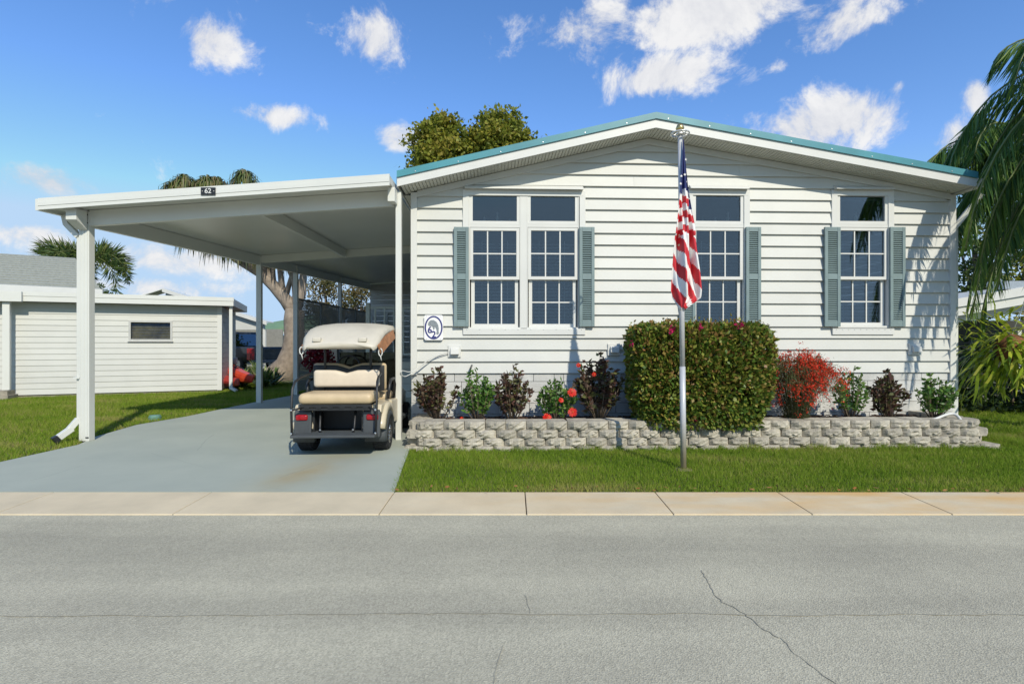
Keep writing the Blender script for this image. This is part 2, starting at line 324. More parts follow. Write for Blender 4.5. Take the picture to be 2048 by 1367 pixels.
# ------------------------------------------------------------------ the house
A = R(2.2); HO = Vector(((822.6 - CX) / FP * 7.55, 7.55, 0)); HM = Matrix.Translation(HO) @ Matrix.Rotation(A, 4, 'Z'); HI = HM.inverted()
house = thing('mobile_home', 'long white mobile home with lap siding, teal shutters and a teal metal roof edge', 'house', HO, A)
def hp(x, y, d=0):                   # pixel -> (x, z) on the facade, d metres in front of it
    o = HI @ Vector((0, 0, CH)); v = HI.to_3x3() @ Vector(((x - CX) / FP, 1, (HY - y) / FP)); t = (-d - o.y) / v.y; p = o + v * t
    return p.x, p.z
HW = hp(1906.6, 600)[0]; SB = hp(1300, 745)[1]; EXPO = (SB - hp(1300, 745 + 23.14)[1])
OV = .40; DEPTH = 13.0
pk = hp(1312, 226, OV); le = hp(794, 343, OV); re = hp(1954, 345, OV)
tt = hp(1312, 226, OV)[1] - hp(1312, 238, OV)[1]; ft = hp(1312, 238, OV)[1] - hp(1312, 255, OV)[1]
sl = (pk[1] - le[1]) / (pk[0] - le[0]); sr = (pk[1] - re[1]) / (re[0] - pk[0])
def rz(x): return pk[1] - (sl * (pk[0] - x) if x < pk[0] else sr * (x - pk[0]))
FB = tt + ft                          # from roof top down to fascia bottom
xl_, xr_ = le[0], re[0]
def rake(dz0, dz1, y0, y1, mb=None, x0=xl_, x1=xr_, seg=False):
    mb = mb or MB(); c = []
    for x in (x0, pk[0], x1): c.append((x, rz(x)))
    for (xa, za), (xb, zb) in zip(c, c[1:]):
        mb.add([(x, y, z - dz) for x, z in ((xa, za), (xb, zb)) for y in (y0, y1) for dz in (dz0, dz1)],
               [(0,1,3,2),(4,6,7,5),(0,4,5,1),(2,3,7,6),(0,2,6,4),(1,5,7,3)])
    return mb
roof = rake(.0, .05, -OV + .03, DEPTH + OV, x0=xl_, x1=xr_).build('roof', TEAL, house)
rake(-.006, tt, -OV - .022, -OV + .03).build('edge_trim', TEAL, roof)
for xa in [i * .62 + xl_ + .1 for i in range(14)]:
    MB().box((xa - .012, -OV + .04, 0), (xa + .012, DEPTH + OV, .018), Matrix.Translation((0, 0, 0)) @ Matrix.Translation((0, 0, rz(xa)))).build('roof_rib', TEAL, roof)
for x in [xl_ + .25 + i * .58 for i in range(15)]:
    MB().lathe([(.0, .006), (.007, .005), (.009, 0)], (x, -OV - .022, rz(x) - tt * .72), (0, -1, 0), 8).build('screw', STEEL, roof)
rake(tt + .001, FB, -OV, -OV + .028).build('fascia', TRIM, house)
sof = MB()                           # ribbed soffit under the rake overhang
n = 170
for i in range(n):
    xa = xl_ + .05 + (xr_ - xl_ - .1) * i / n; w = (xr_ - xl_ - .1) / n; dz = FB + .005
    for a, b, k in ((xa, xa + w * .8, 0), (xa + w * .8, xa + w, .014)):
        sof.add([(x, y, rz(x) - dz + k + e) for x in (a, b) for y in (-OV + .03, .02) for e in (0, .012)], [(0,1,3,2),(4,6,7,5),(0,4,5,1),(2,3,7,6),(0,2,6,4),(1,5,7,3)])
sof.build('soffit', SOFF, house)
# side eaves
for sx, x0 in ((-1, xl_), (1, xr_)):
    xa, xb = (x0, 0) if sx < 0 else (HW, x0)
    MB().box((xa + .03, .02, rz(x0) - FB - .012), (xb - .0, DEPTH, rz(x0) - FB)).build('soffit', SOFF, house)
    MB().box((x0 - .012, -OV + .03, rz(x0) - FB), (x0 + .012, DEPTH, rz(x0) - .055)).build('fascia', TRIM, house)
# openings (left, right, top, bottom), pixels of the photo
WIN = [(938, 1041, 380, 656), (1053.5, 1157, 380, 656), (1383, 1486.5, 380, 654), (1670.5, 1774, 381, 653)]
def rect(l, r_, t, b): x0, z1 = hp(l, t); x1, z0 = hp(r_, b); return x0, x1, z0, z1
holes = [rect(925.8, 1170, 380, 657), rect(1372, 1497, 380, 657), rect(1660, 1784, 381, 656)]
def xlim(z):                          # extent of the gable wall at height z
    a, b = .085, HW - .085; top = z + FB + .01
    if top > rz(a): a = pk[0] - (pk[1] - top) / sl
    if top > rz(b): b = pk[0] + (pk[1] - top) / sr
    return a, b
z = SB; k = 0; ptop = pk[1] - FB - .01
while z < ptop - .02:
    zt = min(z + EXPO + .012, ptop - .005); a0, b0 = xlim(z); a1, b1 = xlim(zt)
    cuts = sorted((h[0], h[1]) for h in holes if h[2] < zt - .03 and h[3] > z + .03)
    edges = [a0]; 
    for c in cuts: edges += [c[0], c[1]]
    edges.append(b0)
    for h in holes:                   # slips above and below an opening that ends part-way up a board
        if not (h[2] < zt - .03 and h[3] > z + .03): continue
        for za, zb_ in ((z, h[2]), (h[3], zt)):
            if zb_ - za > .008: MB().add([(h[0], -.042 + .036 * (za - z) / EXPO, za), (h[1], -.042 + .036 * (za - z) / EXPO, za), (h[1], -.042 + .036 * (zb_ - z) / EXPO, zb_), (h[0], -.042 + .036 * (zb_ - z) / EXPO, zb_), (h[0], .012, za), (h[1], .012, za), (h[1], .012, zb_), (h[0], .012, zb_)], [(0,1,2,3), (7,6,5,4), (0,4,5,1), (1,5,6,2), (2,6,7,3), (3,7,4,0)]).build('siding_board', WHITE, house)
    for i in range(0, len(edges), 2):
        p, q = edges[i], edges[i+1]
        parts = [(p, q)]
        if q - p > 4: mid = p + (q - p) * (.3 + .4 * ((k * 37) % 10) / 10); parts = [(p, mid - .001), (mid + .001, q)]
        for p_, q_ in parts:
            pt = a1 if p_ == a0 else p_; qt = b1 if q_ == b0 else q_
            if qt - pt < .02: pt = qt = (pt + qt) / 2; pt -= .01; qt += .01
            MB().add([(p_, -.042, z), (q_, -.042, z), (qt, -.006, zt), (pt, -.006, zt), (p_, .012, z), (q_, .012, z), (qt, .012, zt), (pt, .012, zt)],
                     [(0,1,2,3), (7,6,5,4), (0,4,5,1), (1,5,6,2), (2,6,7,3), (3,7,4,0)]).build('siding_board', WHITE, house)
    z += EXPO; k += 1
MB().box((-.0, -.050, SB - .02), (.088, .3, rz(0) - FB - .01)).build('corner_board', TRIM, house)
MB().box((HW - .088, -.050, SB - .12), (HW, .3, rz(HW) - FB - .01)).build('corner_board', TRIM, house)
rake(FB + .012, FB + .10, -.052, -.007, x0=.09, x1=HW - .09).build('frieze_board', WHITE, house)
# side and back walls
for x0, x1 in ((.012, .03), (HW - .03, HW - .012)):
    zz = SB
    while zz < rz(0) - FB - .05:
        zt = min(zz + EXPO, rz(0) - FB - .01)
        MB().box((x0, .3, zz + .006), (x1, DEPTH, zt)).build('siding_board', WHITE, house); zz += EXPO
MB().box((0, DEPTH - .05, 0), (HW, DEPTH, rz(0) - FB)).build('back_wall', WHITE, house)
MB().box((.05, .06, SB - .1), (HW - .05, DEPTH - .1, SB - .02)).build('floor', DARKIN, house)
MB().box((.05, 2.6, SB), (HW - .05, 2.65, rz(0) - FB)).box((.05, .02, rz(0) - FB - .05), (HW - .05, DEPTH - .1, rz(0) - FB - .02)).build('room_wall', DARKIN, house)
# painted block skirting
rows = [0, .17, .325, .48, .635, .79, SB]; 
MB().box((.02, .03, 0), (HW - .02, .12, SB + .02)).build('skirting_backing', mat('joint_grey', (.40, .40, .39), .9), house)
for i in range(len(rows) - 1):
    x = -.0 - (.17 if i % 2 else .0); rr = random.Random(i)
    while x < HW:
        w = rr.choice((.42, .42, .21, .30, .14)); a, b = max(x, 0), min(x + w, HW)
        if b - a > .04:
            MB().box((a + .003, -.012 - .004 * rr.random(), rows[i] + .003), (b - .003, .04, rows[i+1] - .003)).build('skirting_block', SKIRT, house, bevel=.003)
        x += w
sk = MB()
for i in range(len(rows) - 1):
    y = .13 - (.2 if i % 2 else 0)
    while y < DEPTH:
        for xx in (0, HW - .05): sk.box((xx, max(y, .125) + .003, rows[i] + .003), (xx + .05, y + .39, rows[i+1] - .003))
        y += .4
tag(sk.build('side_skirting', SKIRT, house), kind='stuff')
# windows
def sash(win, x0, x1, z0, z1, yf, fw, grid, pane_y):
    f = MB()
    f.box((x0, yf, z0), (x0 + fw, yf + .05, z1)).box((x1 - fw, yf, z0), (x1, yf + .05, z1)).box((x0 + fw, yf, z0), (x1 - fw, yf + .05, z0 + fw)).box((x0 + fw, yf, z1 - fw), (x1 - fw, yf + .05, z1))
    f.build('sash_frame', TRIM, win)
    MB().box((x0 + fw - .004, pane_y, z0 + fw - .004), (x1 - fw + .004, pane_y + .004, z1 - fw + .004)).build('pane', GLASS, win)
    if grid:
        gx = (x1 - x0 - 2 * fw); gz = (z1 - z0 - 2 * fw)
        for i in (1, 2):
            x = x0 + fw + gx * i / 3; MB().box((x - .009, pane_y - .011, z0 + fw), (x + .009, pane_y - .002, z1 - fw)).build('muntin', TRIM, win)
        zc = z0 + fw + gz / 2
        MB().box((x0 + fw, pane_y - .0125, zc - .009), (x1 - fw, pane_y - .0035, zc + .009)).build('muntin', TRIM, win)
for wi, (l, r_, t, b) in enumerate(WIN):
    x0, x1, z0, z1 = rect(l, r_, t, b); win = link('window', None, house)
    h1 = hp(l, 449)[1]; h2 = hp(l, 455)[1]; mid = hp(l, 556)[1]
    sash(win, x0 + .012, x1 - .012, h1 + .006, z1 - .03, -.03, .042, False, -.006)
    sash(win, x0 + .016, x1 - .016, mid - .022, h2 - .003, -.028, .044, True, -.004)
    sash(win, x0 + .03, x1 - .03, z0 + .012, mid + .018, .022, .05, True, .045)
    MB().box((x0, -.036, z0 - .02), (x0 + .012, .1, z1)).box((x1 - .012, -.036, z0 - .02), (x1, .1, z1)).box((x0 + .012, -.036, h1 - .0), (x1 - .012, .1, h1 + .005)).box((x0 + .012, -.034, h2 - .001), (x1 - .012, .1, h1)).box((x0 + .012, -.036, z1 - .03), (x1 - .012, .1, z1)).box((x0 + .012, -.038, z0 - .02), (x1 - .012, .1, z0 + .012)).build('frame', TRIM, win)
    bl = MB(); zz = z0 + .03; n_ = 0
    while zz < h2 - .18 + (.0 if wi else .0):
        bl.add([(x0 + .03, .115, zz), (x1 - .03, .115, zz), (x1 - .03, .138, zz + .014), (x0 + .03, .138, zz + .014)], [(0,1,2,3)]); zz += .05
    for c in (.25, .75): bl.box((x0 + (x1 - x0) * c - .002, .112, z0 + .03), (x0 + (x1 - x0) * c + .002, .114, zz))
    bl.build('blind', BLIND, win)
    if wi != 1:                       # little ornaments on the transom shelf
        MB().box((x0 + .02, .12, h1 - .02), (x1 - .02, .22, h1)).build('shelf', DARKIN, win)
        for j, c in enumerate((.3, .55, .8)):
            hgt = (.16, .24, .13)[(j + wi) % 3]
            MB().lathe([(.0, 0), (.035, .005), (.02, hgt * .3), (.028, hgt * .6), (.012, hgt * .75), (.02, hgt * .88), (0, hgt)], (x0 + (x1 - x0) * c, .17, h1), n=10).build('ornament', mat('cream_glaze', (.5, .47, .4), .4), win, True)
def casing(l, r_, t, b):
    x0, z1 = hp(l, t); x1, z0 = hp(r_, b); w0 = hp(938, 500)[0] - hp(925.8, 500)[0]
    
    for a, b in ((x0, x0 + w0 - .001), (x1 - w0 + .001, x1)): MB().box((a, -.046, z0), (b, .02, z1)).build('window_casing', TRIM, house, bevel=.004)
    MB().box((x0 + .02, -.048, z1 - .085), (x1 - .02, .02, z1 + .0)).build('head_casing', TRIM, house, bevel=.004)
    MB().prism([(x0 + .03, -.05, z1 + .0), (x0 + .03, -.12, z1 - .005), (x0 + .03, -.105, z1 + .02), (x0 + .03, -.02, z1 + .075)], (x1 - x0 - .07, 0, 0)).build('drip_cap', TRIM, house)
    s0 = hp(l, 657)[1]; s1 = hp(l, 669)[1]
    MB().box((x0 + .005, -.056, s1), (x1 - .005, .02, s0)).build('apron_trim', TRIM, house, bevel=.004)
    for i in range(10): MB().lathe([(0, .004), (.006, .003), (.007, 0)], (x0 + .06 + (x1 - x0 - .12) * i / 9, -.057, s0 - .012), (0, -1, 0), 6).build('screw', STEEL, house)
casing(925.8, 1170, 380, 657); casing(1372, 1497, 380, 657); casing(1660, 1784, 381, 656)
xa, xb = hp(1041, 500)[0], hp(1053.5, 500)[0]; z0, z1 = hp(1041, 656)[1], hp(1041, 380)[1]
MB().box((xa + .001, -.034, z0), (xb - .001, .05, z1 - .09)).build('window_mullion', TRIM, house)
for l, r_ in ((908.5, 938), (1157, 1187), (1357.5, 1387), (1487, 1516.7), (1643, 1674), (1772.5, 1802.6)):
    x0, z1 = hp(l, 456); x1, z0 = hp(r_, 653); sh = MB(); y0, y1 = -.085, -.05; st = .045
    sh.box((x0, y0, z0), (x0 + st, y1, z1)).box((x1 - st, y0, z0), (x1, y1, z1)); zm = (z0 + z1) / 2
    for za, zb in ((z0, z0 + .08), (zm - .04, zm + .035), (z1 - .07, z1)): sh.box((x0 + st, y0 + .002, za), (x1 - st, y1, zb))
    so_ = sh.build('shutter', SHUT, house, bevel=.004)
    lv = MB()
    for za, zb in ((z0 + .08, zm - .04), (zm + .035, z1 - .07)):
        n_ = int((zb - za) / .031); st_ = (zb - za) / n_
        for i in range(n_):
            zc = za + st_ * i
            lv.add([(x, y, zc + dz) for x in (x0 + st, x1 - st) for y, dz in ((y0 + .006, .001), (y0 + .004, .007), (y1 - .004, st_ * .98), (y1 - .002, st_ * .80))], [(0,1,2,3), (7,6,5,4), (0,4,5,1), (1,5,6,2), (2,6,7,3), (3,7,4,0)])
    tag(lv.build('louvre', SHUT, so_), kind='stuff')
    MB().box((x0 + .02, y1 - .001, z0 + .02), (x1 - .02, y1 + .002, z1 - .02)).build('shutter_back', SHUT, so_)
    for xx in (x0 + .02, x1 - .02):
        for zz in (z0 + .05, zm, z1 - .04): MB().lathe([(0, .004), (.006, .003), (.007, 0)], (xx, y0, zz), (0, -1, 0), 6).build('screw', SHUT, so_)
# hooded wall vents
for i, (l, t) in enumerate(((897, 690), (1214, 687), (1813, 686))):
    x0, z1 = hp(l, t); s = .18
    v = MB().box((x0, -.055, z1 - s * .95), (x0 + s, -.012, z1)).build('wall_vent', TRIM, house, bevel=.003)
    MB().prism([(x0 + .035, -.03, z1 - .02), (x0 + .035, -.10, z1 - .055), (x0 + .035, -.11, z1 - .13), (x0 + .035, -.03, z1 - .135)], (s - .06, 0, 0)).build('hood', TRIM, v, bevel=.006)
x0, z0 = hp(944, 730)
MB().tube([(x0, -.02, z0), (x0, -.07, z0 + .0), (x0 - .02, -.10, z0 - .05)], [.012, .012, .016], 8).build('spigot', mat('tap_metal', (.12, .12, .12), .4, metal=.6), house, True)
# downspout and gutter on the right corner
x = HW + .045
dsp = MB().bar((x + .30, -.10, rz(xr_) - FB - .02), (x, .05, rz(xr_) - FB - .50), .09, .07).bar((x, .05, rz(xr_) - FB - .48), (x, .05, .14), .095, .07).bar((x, .05, .16), (x + .18, -.16, .05), .09, .06)
dsp.build('downspout', ALU, house, bevel=.006)
MB().box((xr_ + .013, -OV + .02, rz(xr_) - FB + .0), (xr_ + .12, DEPTH, rz(xr_) - .07)).build('gutter_trough', ALU, house, bevel=.01)
# cable from the vent to the carport post
vx, vz = hp(897, 703); p1 = HM @ Vector((vx, -.04, vz)); 
def cable(pts, name, label, r_=.006):
    q = []
    P = [Vector(p) for p in pts]; P = [P[0]] + P + [P[-1]]
    for i in range(1, len(P) - 2):
        for t in np.linspace(0, 1, 7)[:-1]:
            a, b, c, d_ = P[i-1], P[i], P[i+1], P[i+2]
            q.append(.5 * ((2*b) + (c-a)*t + (2*a-5*b+4*c-d_)*t*t + (-a+3*b-3*c+d_)*t**3))
    q.append(P[-1])
    return tag(MB().tube(q, r_, 6).build(name, TRIM, None, True), label, 'cable')
cable([p1, px(868, 712, 7.47), px(835, 738, 7.42), px(812, 752, 7.3), px(803, 748, 7.22), px(804, 741, 7.22), px(826, 742, 7.4), px(862, 716, 7.46), p1 + Vector((.0, -.01, -.02))], 'cable', 'thin white cable looping from a wall vent to the carport post')
# ------------------------------------------------------------------ oval plaque with the house number
x0, z1 = hp(849.5, 630); x1, z0 = hp(887, 680); cx_, cz_ = (x0 + x1) / 2, (z0 + z1) / 2
pl = thing('number_plaque', 'white wall plaque with navy oval ring, grey manatee and the number 62', 'plaque', HM @ Vector((cx_, -.066, cz_)), A)
w, h = (x1 - x0) / 2, (z1 - z0) / 2
MB().prism([(w * sx + cxx, 0, h * sz + czz) for sx, sz, cxx, czz in ((-1,-1,.02,0),(1,-1,-.02,0),(1,-1,0,.02),(1,1,0,-.02),(1,1,-.02,0),(-1,1,.02,0),(-1,1,0,-.02),(-1,-1,0,.02))], (0, .02, 0)).build('board', mat('plaque_white', (.8, .8, .78), .35), pl)
ring = MB(); n = 40
for i in range(n):
    t0, t1 = 2*math.pi*i/n, 2*math.pi*(i+1)/n
    ring.prism([(math.cos(t)*w*k_, -.004, math.sin(t)*h*k2) for t, k_, k2 in ((t0, .95, .93), (t1, .95, .93), (t1, .80, .82), (t0, .80, .82))], (0, .003, 0))
ring.build('oval_ring', NAVY, pl)
man = [(-.62,.28),(-.55,.5),(-.3,.66),(0,.66),(.3,.52),(.5,.25),(.58,-.1),(.55,-.35),(.62,-.5),(.45,-.62),(.28,-.52),(.36,-.35),(.30,-.12),(.12,.08),(.1,-.12),(-.02,-.2),(-.1,.05),(-.28,.16),(-.5,.12)]
MB().prism([(x * w * .95, -.004, z * h * .9) for x, z in man], (0, .003, 0)).build('manatee', mat('manatee_grey', (.22, .25, .27), .6, .35, 60), pl)
for t_, x, z in (('6', -.40, -.20), ('2', .02, -.56)):
    o = link('digit', text_mesh(t_, .13), pl); o.data.materials.append(NAVY); o.rotation_euler = (R(90), 0, 0); o.location = (x * w, -.004, z * h)
for sx in (-.75, .75):
    for sz in (-.9, .9): MB().lathe([(0, .004), (.005, .003), (.006, 0)], (w * sx, 0, h * sz), (0, -1, 0), 6).build('screw', STEEL, pl)
# ------------------------------------------------------------------ carport
car = thing('carport', 'white aluminium carport with flat pan roof attached to the left of the house', 'carport')
LX = lambda y: -5.83 + .03 * (y - 7.2)              # line of the outer posts
def cz(x, y): return 3.155 + .0695 * (x + 5.83) + .035 * (y - 7.2)     # underside of the roof
YFR, YBK, XR = 6.88, 20.1, -1.63
RXB = XR - .035 * 13
def slab(name, dz0, dz1, P, m, parent): return MB().prism([(x, y, cz(x, y) + dz0) for x, y in P], (0, 0, dz1 - dz0)).build(name, m, parent)
plan = [(-6.19, YFR), (XR + .03, YFR), (RXB, YBK + .3), (LX(YBK) - .3, YBK + .3)]
rf = slab('roof', .004, .10, plan, ALU, car)
xa = -6.19
while xa < XR - .05:                                 # front fascia, in three stepped courses
    xb = XR + .03; 
    for dz0, dz1, y in ((-.035, .012, -.028), (.014, .062, -.034), (.064, .115, -.028)):
        MB().add([(x, yy, cz(x, YFR) + dz) for x in (xa, xb) for yy in (YFR + y, YFR - .002) for dz in (dz0, dz1)], [(0,1,3,2),(4,6,7,5),(0,4,5,1),(2,3,7,6),(0,2,6,4),(1,5,7,3)]).build('fascia', ALU, car)
    break
MB().prism([(-6.19, YFR + .002, cz(-6.19, YFR) - .035), (-6.19, YFR + .002, cz(-6.19, YFR) + .115), (LX(YBK) - .3, YBK + .3, cz(LX(YBK), YBK) + .115), (LX(YBK) - .3, YBK + .3, cz(LX(YBK), YBK) - .035)], (-.06, 0, 0)).build('side_gutter', ALU, car)
def beam(p, q, h=.21, w=.07, dz=-.003):
    (x0, y0), (x1, y1) = p, q; d = Vector((x1 - x0, y1 - y0, 0)).normalized(); n = Vector((-d.y, d.x, 0)) * w / 2
    vs = []
    for x, y in (p, q):
        for s in (-1, 1):
            for k in (0, -h): vs.append((x + n.x * s, y + n.y * s, cz(x, y) + dz + k))
    return MB().add(vs, [(0,1,3,2),(4,6,7,5),(0,4,5,1),(2,3,7,6),(0,2,6,4),(1,5,7,3)]).build('beam', ALU, car)
PY = [7.2, 11.83, 13.69, 16.9, 19.9]
beam((LX(7.2) + .06, 7.2), (-1.63, 7.27)); beam((LX(7.25), 7.25), (LX(YBK), YBK))
beam((LX(11.83) + .05, 11.83), (-1.8, 11.95), .17)
xm = (690 - CX) / FP * 11.83; beam(((508 - CX) / FP * 7.2, 7.24), (xm, 11.80), .17, .06)
def post(x, y, w, dpt, name='post', zb=.012):
    zt = cz(x, y) - .02
    s = MB().box((x - w/2, y - dpt/2, zb), (x + w/2, y + dpt/2, zt)).build(name, ALU, car, bevel=.004); return s
p0 = post(LX(7.2), 7.2, .14, .10)
for i in (-1, 0, 1): MB().box((LX(7.2) + i * .045 - .005, 7.146, .012), (LX(7.2) + i * .045 + .005, 7.149, 3.0)).build('rib', ALU, p0)
for x, z in ((.035, .06), (.058, .06), (.05, 2.98), (.05, 3.09)): MB().lathe([(0, .006), (.010, .005), (.011, 0)], (LX(7.2) + x, 7.145, z), (0, -1, 0), 8).build('bolt', BLACK, p0)
for y in PY[1:4]: post(LX(y), y, .11, .09)
post(-1.567, 7.27, .075, .075)
MB().box((-1.67, 7.05, cz(-1.6, 7.2) - .20), (-1.575, 7.22, cz(-1.6, 7.2) - .01)).build('bracket', ALU, car, bevel=.004)
MB().prism([(LX(7.2) - .08, 7.13, 3.13), (LX(7.2) - .08, 6.95, 3.12), (LX(7.2) - .08, 6.95, 2.98), (LX(7.2) - .08, 7.13, 2.88)], (.14, 0, 0)).build('bracket', ALU, car, bevel=.004)
xd = LX(7.2) - .098
ds = MB().bar((xd - .20, 7.2, 3.09), (xd - .17, 7.2, 2.96), .07, .07).bar((xd - .17, 7.2, 2.97), (xd, 7.19, 2.80), .07, .07).bar((xd, 7.21, 2.83), (xd, 7.21, .30), .05, .07)
ds.bar((xd, 7.18, .31), (xd - .06, 7.1, .18), .075, .07).bar((xd - .045, 7.12, .19), (xd - .12, 7.0, .085), .085, .075)
ds.build('downspout', ALU, car, bevel=.006)
e = MB(); e.bar((xd - .122, 6.997, .083), (xd - .15, 6.955, .055), .09, .08); e.build('spout_mouth', BLACK, car)
MB().box((xd - .045, 7.14, .86), (xd + .045, 7.236, .885)).build('strap', ALU, car)
pz = cz(-4.03, YFR); s_ = .0695
xs0, xs1 = (402 - CX) / FP * 6.84, (431 - CX) / FP * 6.84
sg = MB().box((xs0, YFR - .046, pz + .005), (xs1, YFR - .036, pz + .10)).build('number_sign', BLACK, car, label='small black plate with the white number 62 on the front edge')
o = link('lettering', text_mesh('62', .088, .002), sg); o.data.materials.append(TRIM); o.rotation_euler = (R(90), 0, 0); o.location = ((xs0 + xs1) / 2, YFR - .047, pz + .052)
for x in (xs0 + .02, xs1 - .02): MB().lathe([(0, .003), (.005, .002), (.006, 0)], (x, YFR - .046, pz + .052), (0, -1, 0), 6).build('screw', TRIM, sg)
# utility room that closes the carport at the back
ut = thing('utility_room', 'shaded white sided room closing the back end of the carport', 'shed', (0, YBK - .05, 0))
x0, x1 = LX(YBK) + .03, RXB - .25
zz = 0.012
while zz < 3.3:
    MB().box((x0, 0, zz + .006), (x1, .05, min(zz + .2, cz(x0, YBK) - .01))).build('siding_board', WHITE, ut); zz += .2
MB().prism([(x0, 0, 3.4), (x1, 0, 3.4), (x1, 0, cz(x1, YBK) - .02), (x0, 0, cz(x0, YBK) - .02)], (0, .05, 0)).build('gable_panel', WHITE, ut)
MB().box((x0 + .6, -.05, .012), (x0 + .68, -.005, 2.6)).box((x0 + 1.5, -.05, .012), (x0 + 1.58, -.005, 2.6)).box((x0 + .6, -.052, 2.52), (x0 + 1.58, -.006, 2.6)).build('door_frame', TRIM, ut)
# ------------------------------------------------------------------ lattice screen between the rear posts
lat = thing('lattice_screen', 'perforated white privacy screen between the rear carport posts', 'screen')
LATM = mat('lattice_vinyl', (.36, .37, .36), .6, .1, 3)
def lattice(y0, y1, z0, z1):
    n = 0; mb = MB(); p = .085
    L_ = y1 - y0; H_ = z1 - z0
    for sgn in (1, -1):
        k = -H_
        while k < L_ + H_:
            a, b = [], []
            t0, t1 = (max(0, -k), min(H_, L_ - k)) if sgn > 0 else (max(0, k - L_), min(H_, k))
            if t1 - t0 > .03:
                ya, yb = (k + t0, k + t1) if sgn > 0 else (k - t0, k - t1)
                P, Q = (LX(y0 + ya) + sgn * .004, y0 + ya, z0 + t0), (LX(y0 + yb) + sgn * .004, y0 + yb, z0 + t1)
                mb.bar(P, Q, .03, .006, up=(1, 0, 0))
            k += p
    return mb
for y0, y1 in ((13.76, 15.3), (15.34, 16.84), (16.96, 18.4), (18.44, 19.8)):
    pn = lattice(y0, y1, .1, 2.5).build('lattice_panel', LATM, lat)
    MB().box((LX(y0) - .02, y0 - .02, .05), (LX(y0) + .03, y0 + .02, 2.52)).build('panel_post', mat('lattice_frame', (.2, .21, .2), .6), lat)
    MB().bar((LX(y0), y0, 2.52), (LX(y1), y1, 2.52), .04, .04).build('panel_rail', MATS['lattice_frame'], lat)
# ------------------------------------------------------------------ raised landing with a railing at the side door
ld = thing('porch_landing', 'pale green railed landing at the side door under the carport', 'porch')
RAIL = mat('pale_green_rail', (.50, .56, .55), .5, .06, 4)
yl = 13.0; xl0 = (731 - CX) / FP * yl; xl1 = HO.x - math.sin(A) * (yl - 7.55) - .03; zf = .98; zr = px(731, 613, yl).z
MB().box((xl0, yl, zf - .08), (xl1, yl + 1.6, zf)).build('deck', mat('deck_grey', (.22, .25, .26), .7), ld)
for k_ in range(5): MB().box((xl0 + .05, yl + .02, zf - .09 - .18 * (k_ + 1) + .01), (xl1, yl + .06, zf - .09 - .18 * k_)).build('skirt_board', WHITE, ld)
for x in (xl0 + .05, xl1 - .06): MB().box((x - .05, yl + .01, .012 if x < -3 else zf), (x + .05, yl + .11, zr + .10)).build('post', RAIL, ld, bevel=.006)
MB().box((xl0 + .1, yl + .03, zr - .05), (xl1 - .1, yl + .09, zr)).build('top_rail', RAIL, ld); MB().box((xl0 + .1, yl + .03, zf + .08), (xl1 - .1, yl + .09, zf + .12)).build('bottom_rail', RAIL, ld)
x = xl0 + .22
while x < xl1 - .12: MB().box((x - .018, yl + .045, zf + .12), (x + .018, yl + .08, zr - .05)).build('baluster', RAIL, ld); x += .235
# ------------------------------------------------------------------ block retaining wall round the bed
rw = thing('retaining_wall', 'low curved-face wall of tumbled grey concrete blocks round the flower bed', 'wall')
def splitblock(seed, w, h=.1, d=.22):
    rr = random.Random(seed); nx, nz = 7, 4; F = {}; mb = MB(); vs = []; ch = rr.uniform(.16, .28) * w
    for i in range(nx + 1):
        for j in range(nz + 1):
            u, v = i / nx, j / nz; x = (u - .5) * w; z = v * h
            edge = min(u, 1 - u) * w; dz_ = min(v, 1 - v) * h
            y = -.055 * min(1, edge / ch) ** .75 + .018 * (1 - min(1, dz_ / .022)) + rr.uniform(-.015, .013)
            if i in (0, nx): y = 0.0
            vs.append((x + (rr.uniform(-.006, .006) if 0 < i < nx else 0), y, z + (rr.uniform(-.005, .005) if 0 < j < nz else 0)))
    b = [(-w/2, d, 0), (-w/2, d, h), (w/2, d, 0), (w/2, d, h)]
    nb = len(vs); vs += b; I = lambda i, j: i * (nz + 1) + j
    fs = [(I(i, j), I(i+1, j), I(i+1, j+1), I(i, j+1)) for i in range(nx) for j in range(nz)]
    fs.append(tuple(I(i, nz) for i in range(nx + 1)) + (nb + 3, nb + 1)); fs.append(tuple(reversed([I(i, 0) for i in range(nx + 1)])) + (nb, nb + 2))
    fs.append(tuple(I(0, j) for j in range(nz + 1)) + (nb + 1, nb)); fs.append(tuple(reversed([I(nx, j) for j in range(nz + 1)])) + (nb + 2, nb + 3))
    fs.append((nb, nb + 1, nb + 3, nb + 2)); mb.add(vs, fs); return mb.mesh('block', BLOCK)
BW = .262; variants = [splitblock(i, BW - .006) for i in range(12)]; capv = [splitblock(50 + i, BW - .006, .105, .26) for i in range(6)]
wl, wr = gp(822, 898), gp(1972, 895); wl = Vector((wl.x, 6.62, 0)); wr = Vector((wr.x + .05, 6.80, 0)); dv = (wr - wl); WL = dv.length; wa = math.atan2(dv.y, dv.x); dv.normalize(); nv = Vector((-dv.y, dv.x, 0))
zs = [-.058, .043, .144, .245]
for c in range(4):
    off = (0, .5, .12, .58)[c] * BW; s = off - BW / 2 * 0
    nb_ = int((WL - (off - 0)) / BW); set_ = (0, .012, .024, .03)[c]
    for i in range(nb_ + (1 if c % 2 == 0 else 0)):
        t = off + (i + .5) * BW if c % 2 else (i + .5) * BW + off
        if t > WL + .05: continue
        p = wl + dv * t + nv * (set_ + random.uniform(-.016, .012)); o = link('block', random.choice(capv if c == 3 else variants), rw)
        o.location = (p.x, p.y, zs[c]); o.rotation_euler = (random.uniform(-.03, .03), random.uniform(-.02, .02), wa + random.uniform(-.06, .06) + (math.pi if 0 else 0))
endv = [splitblock(90 + i, .20) for i in range(4)]
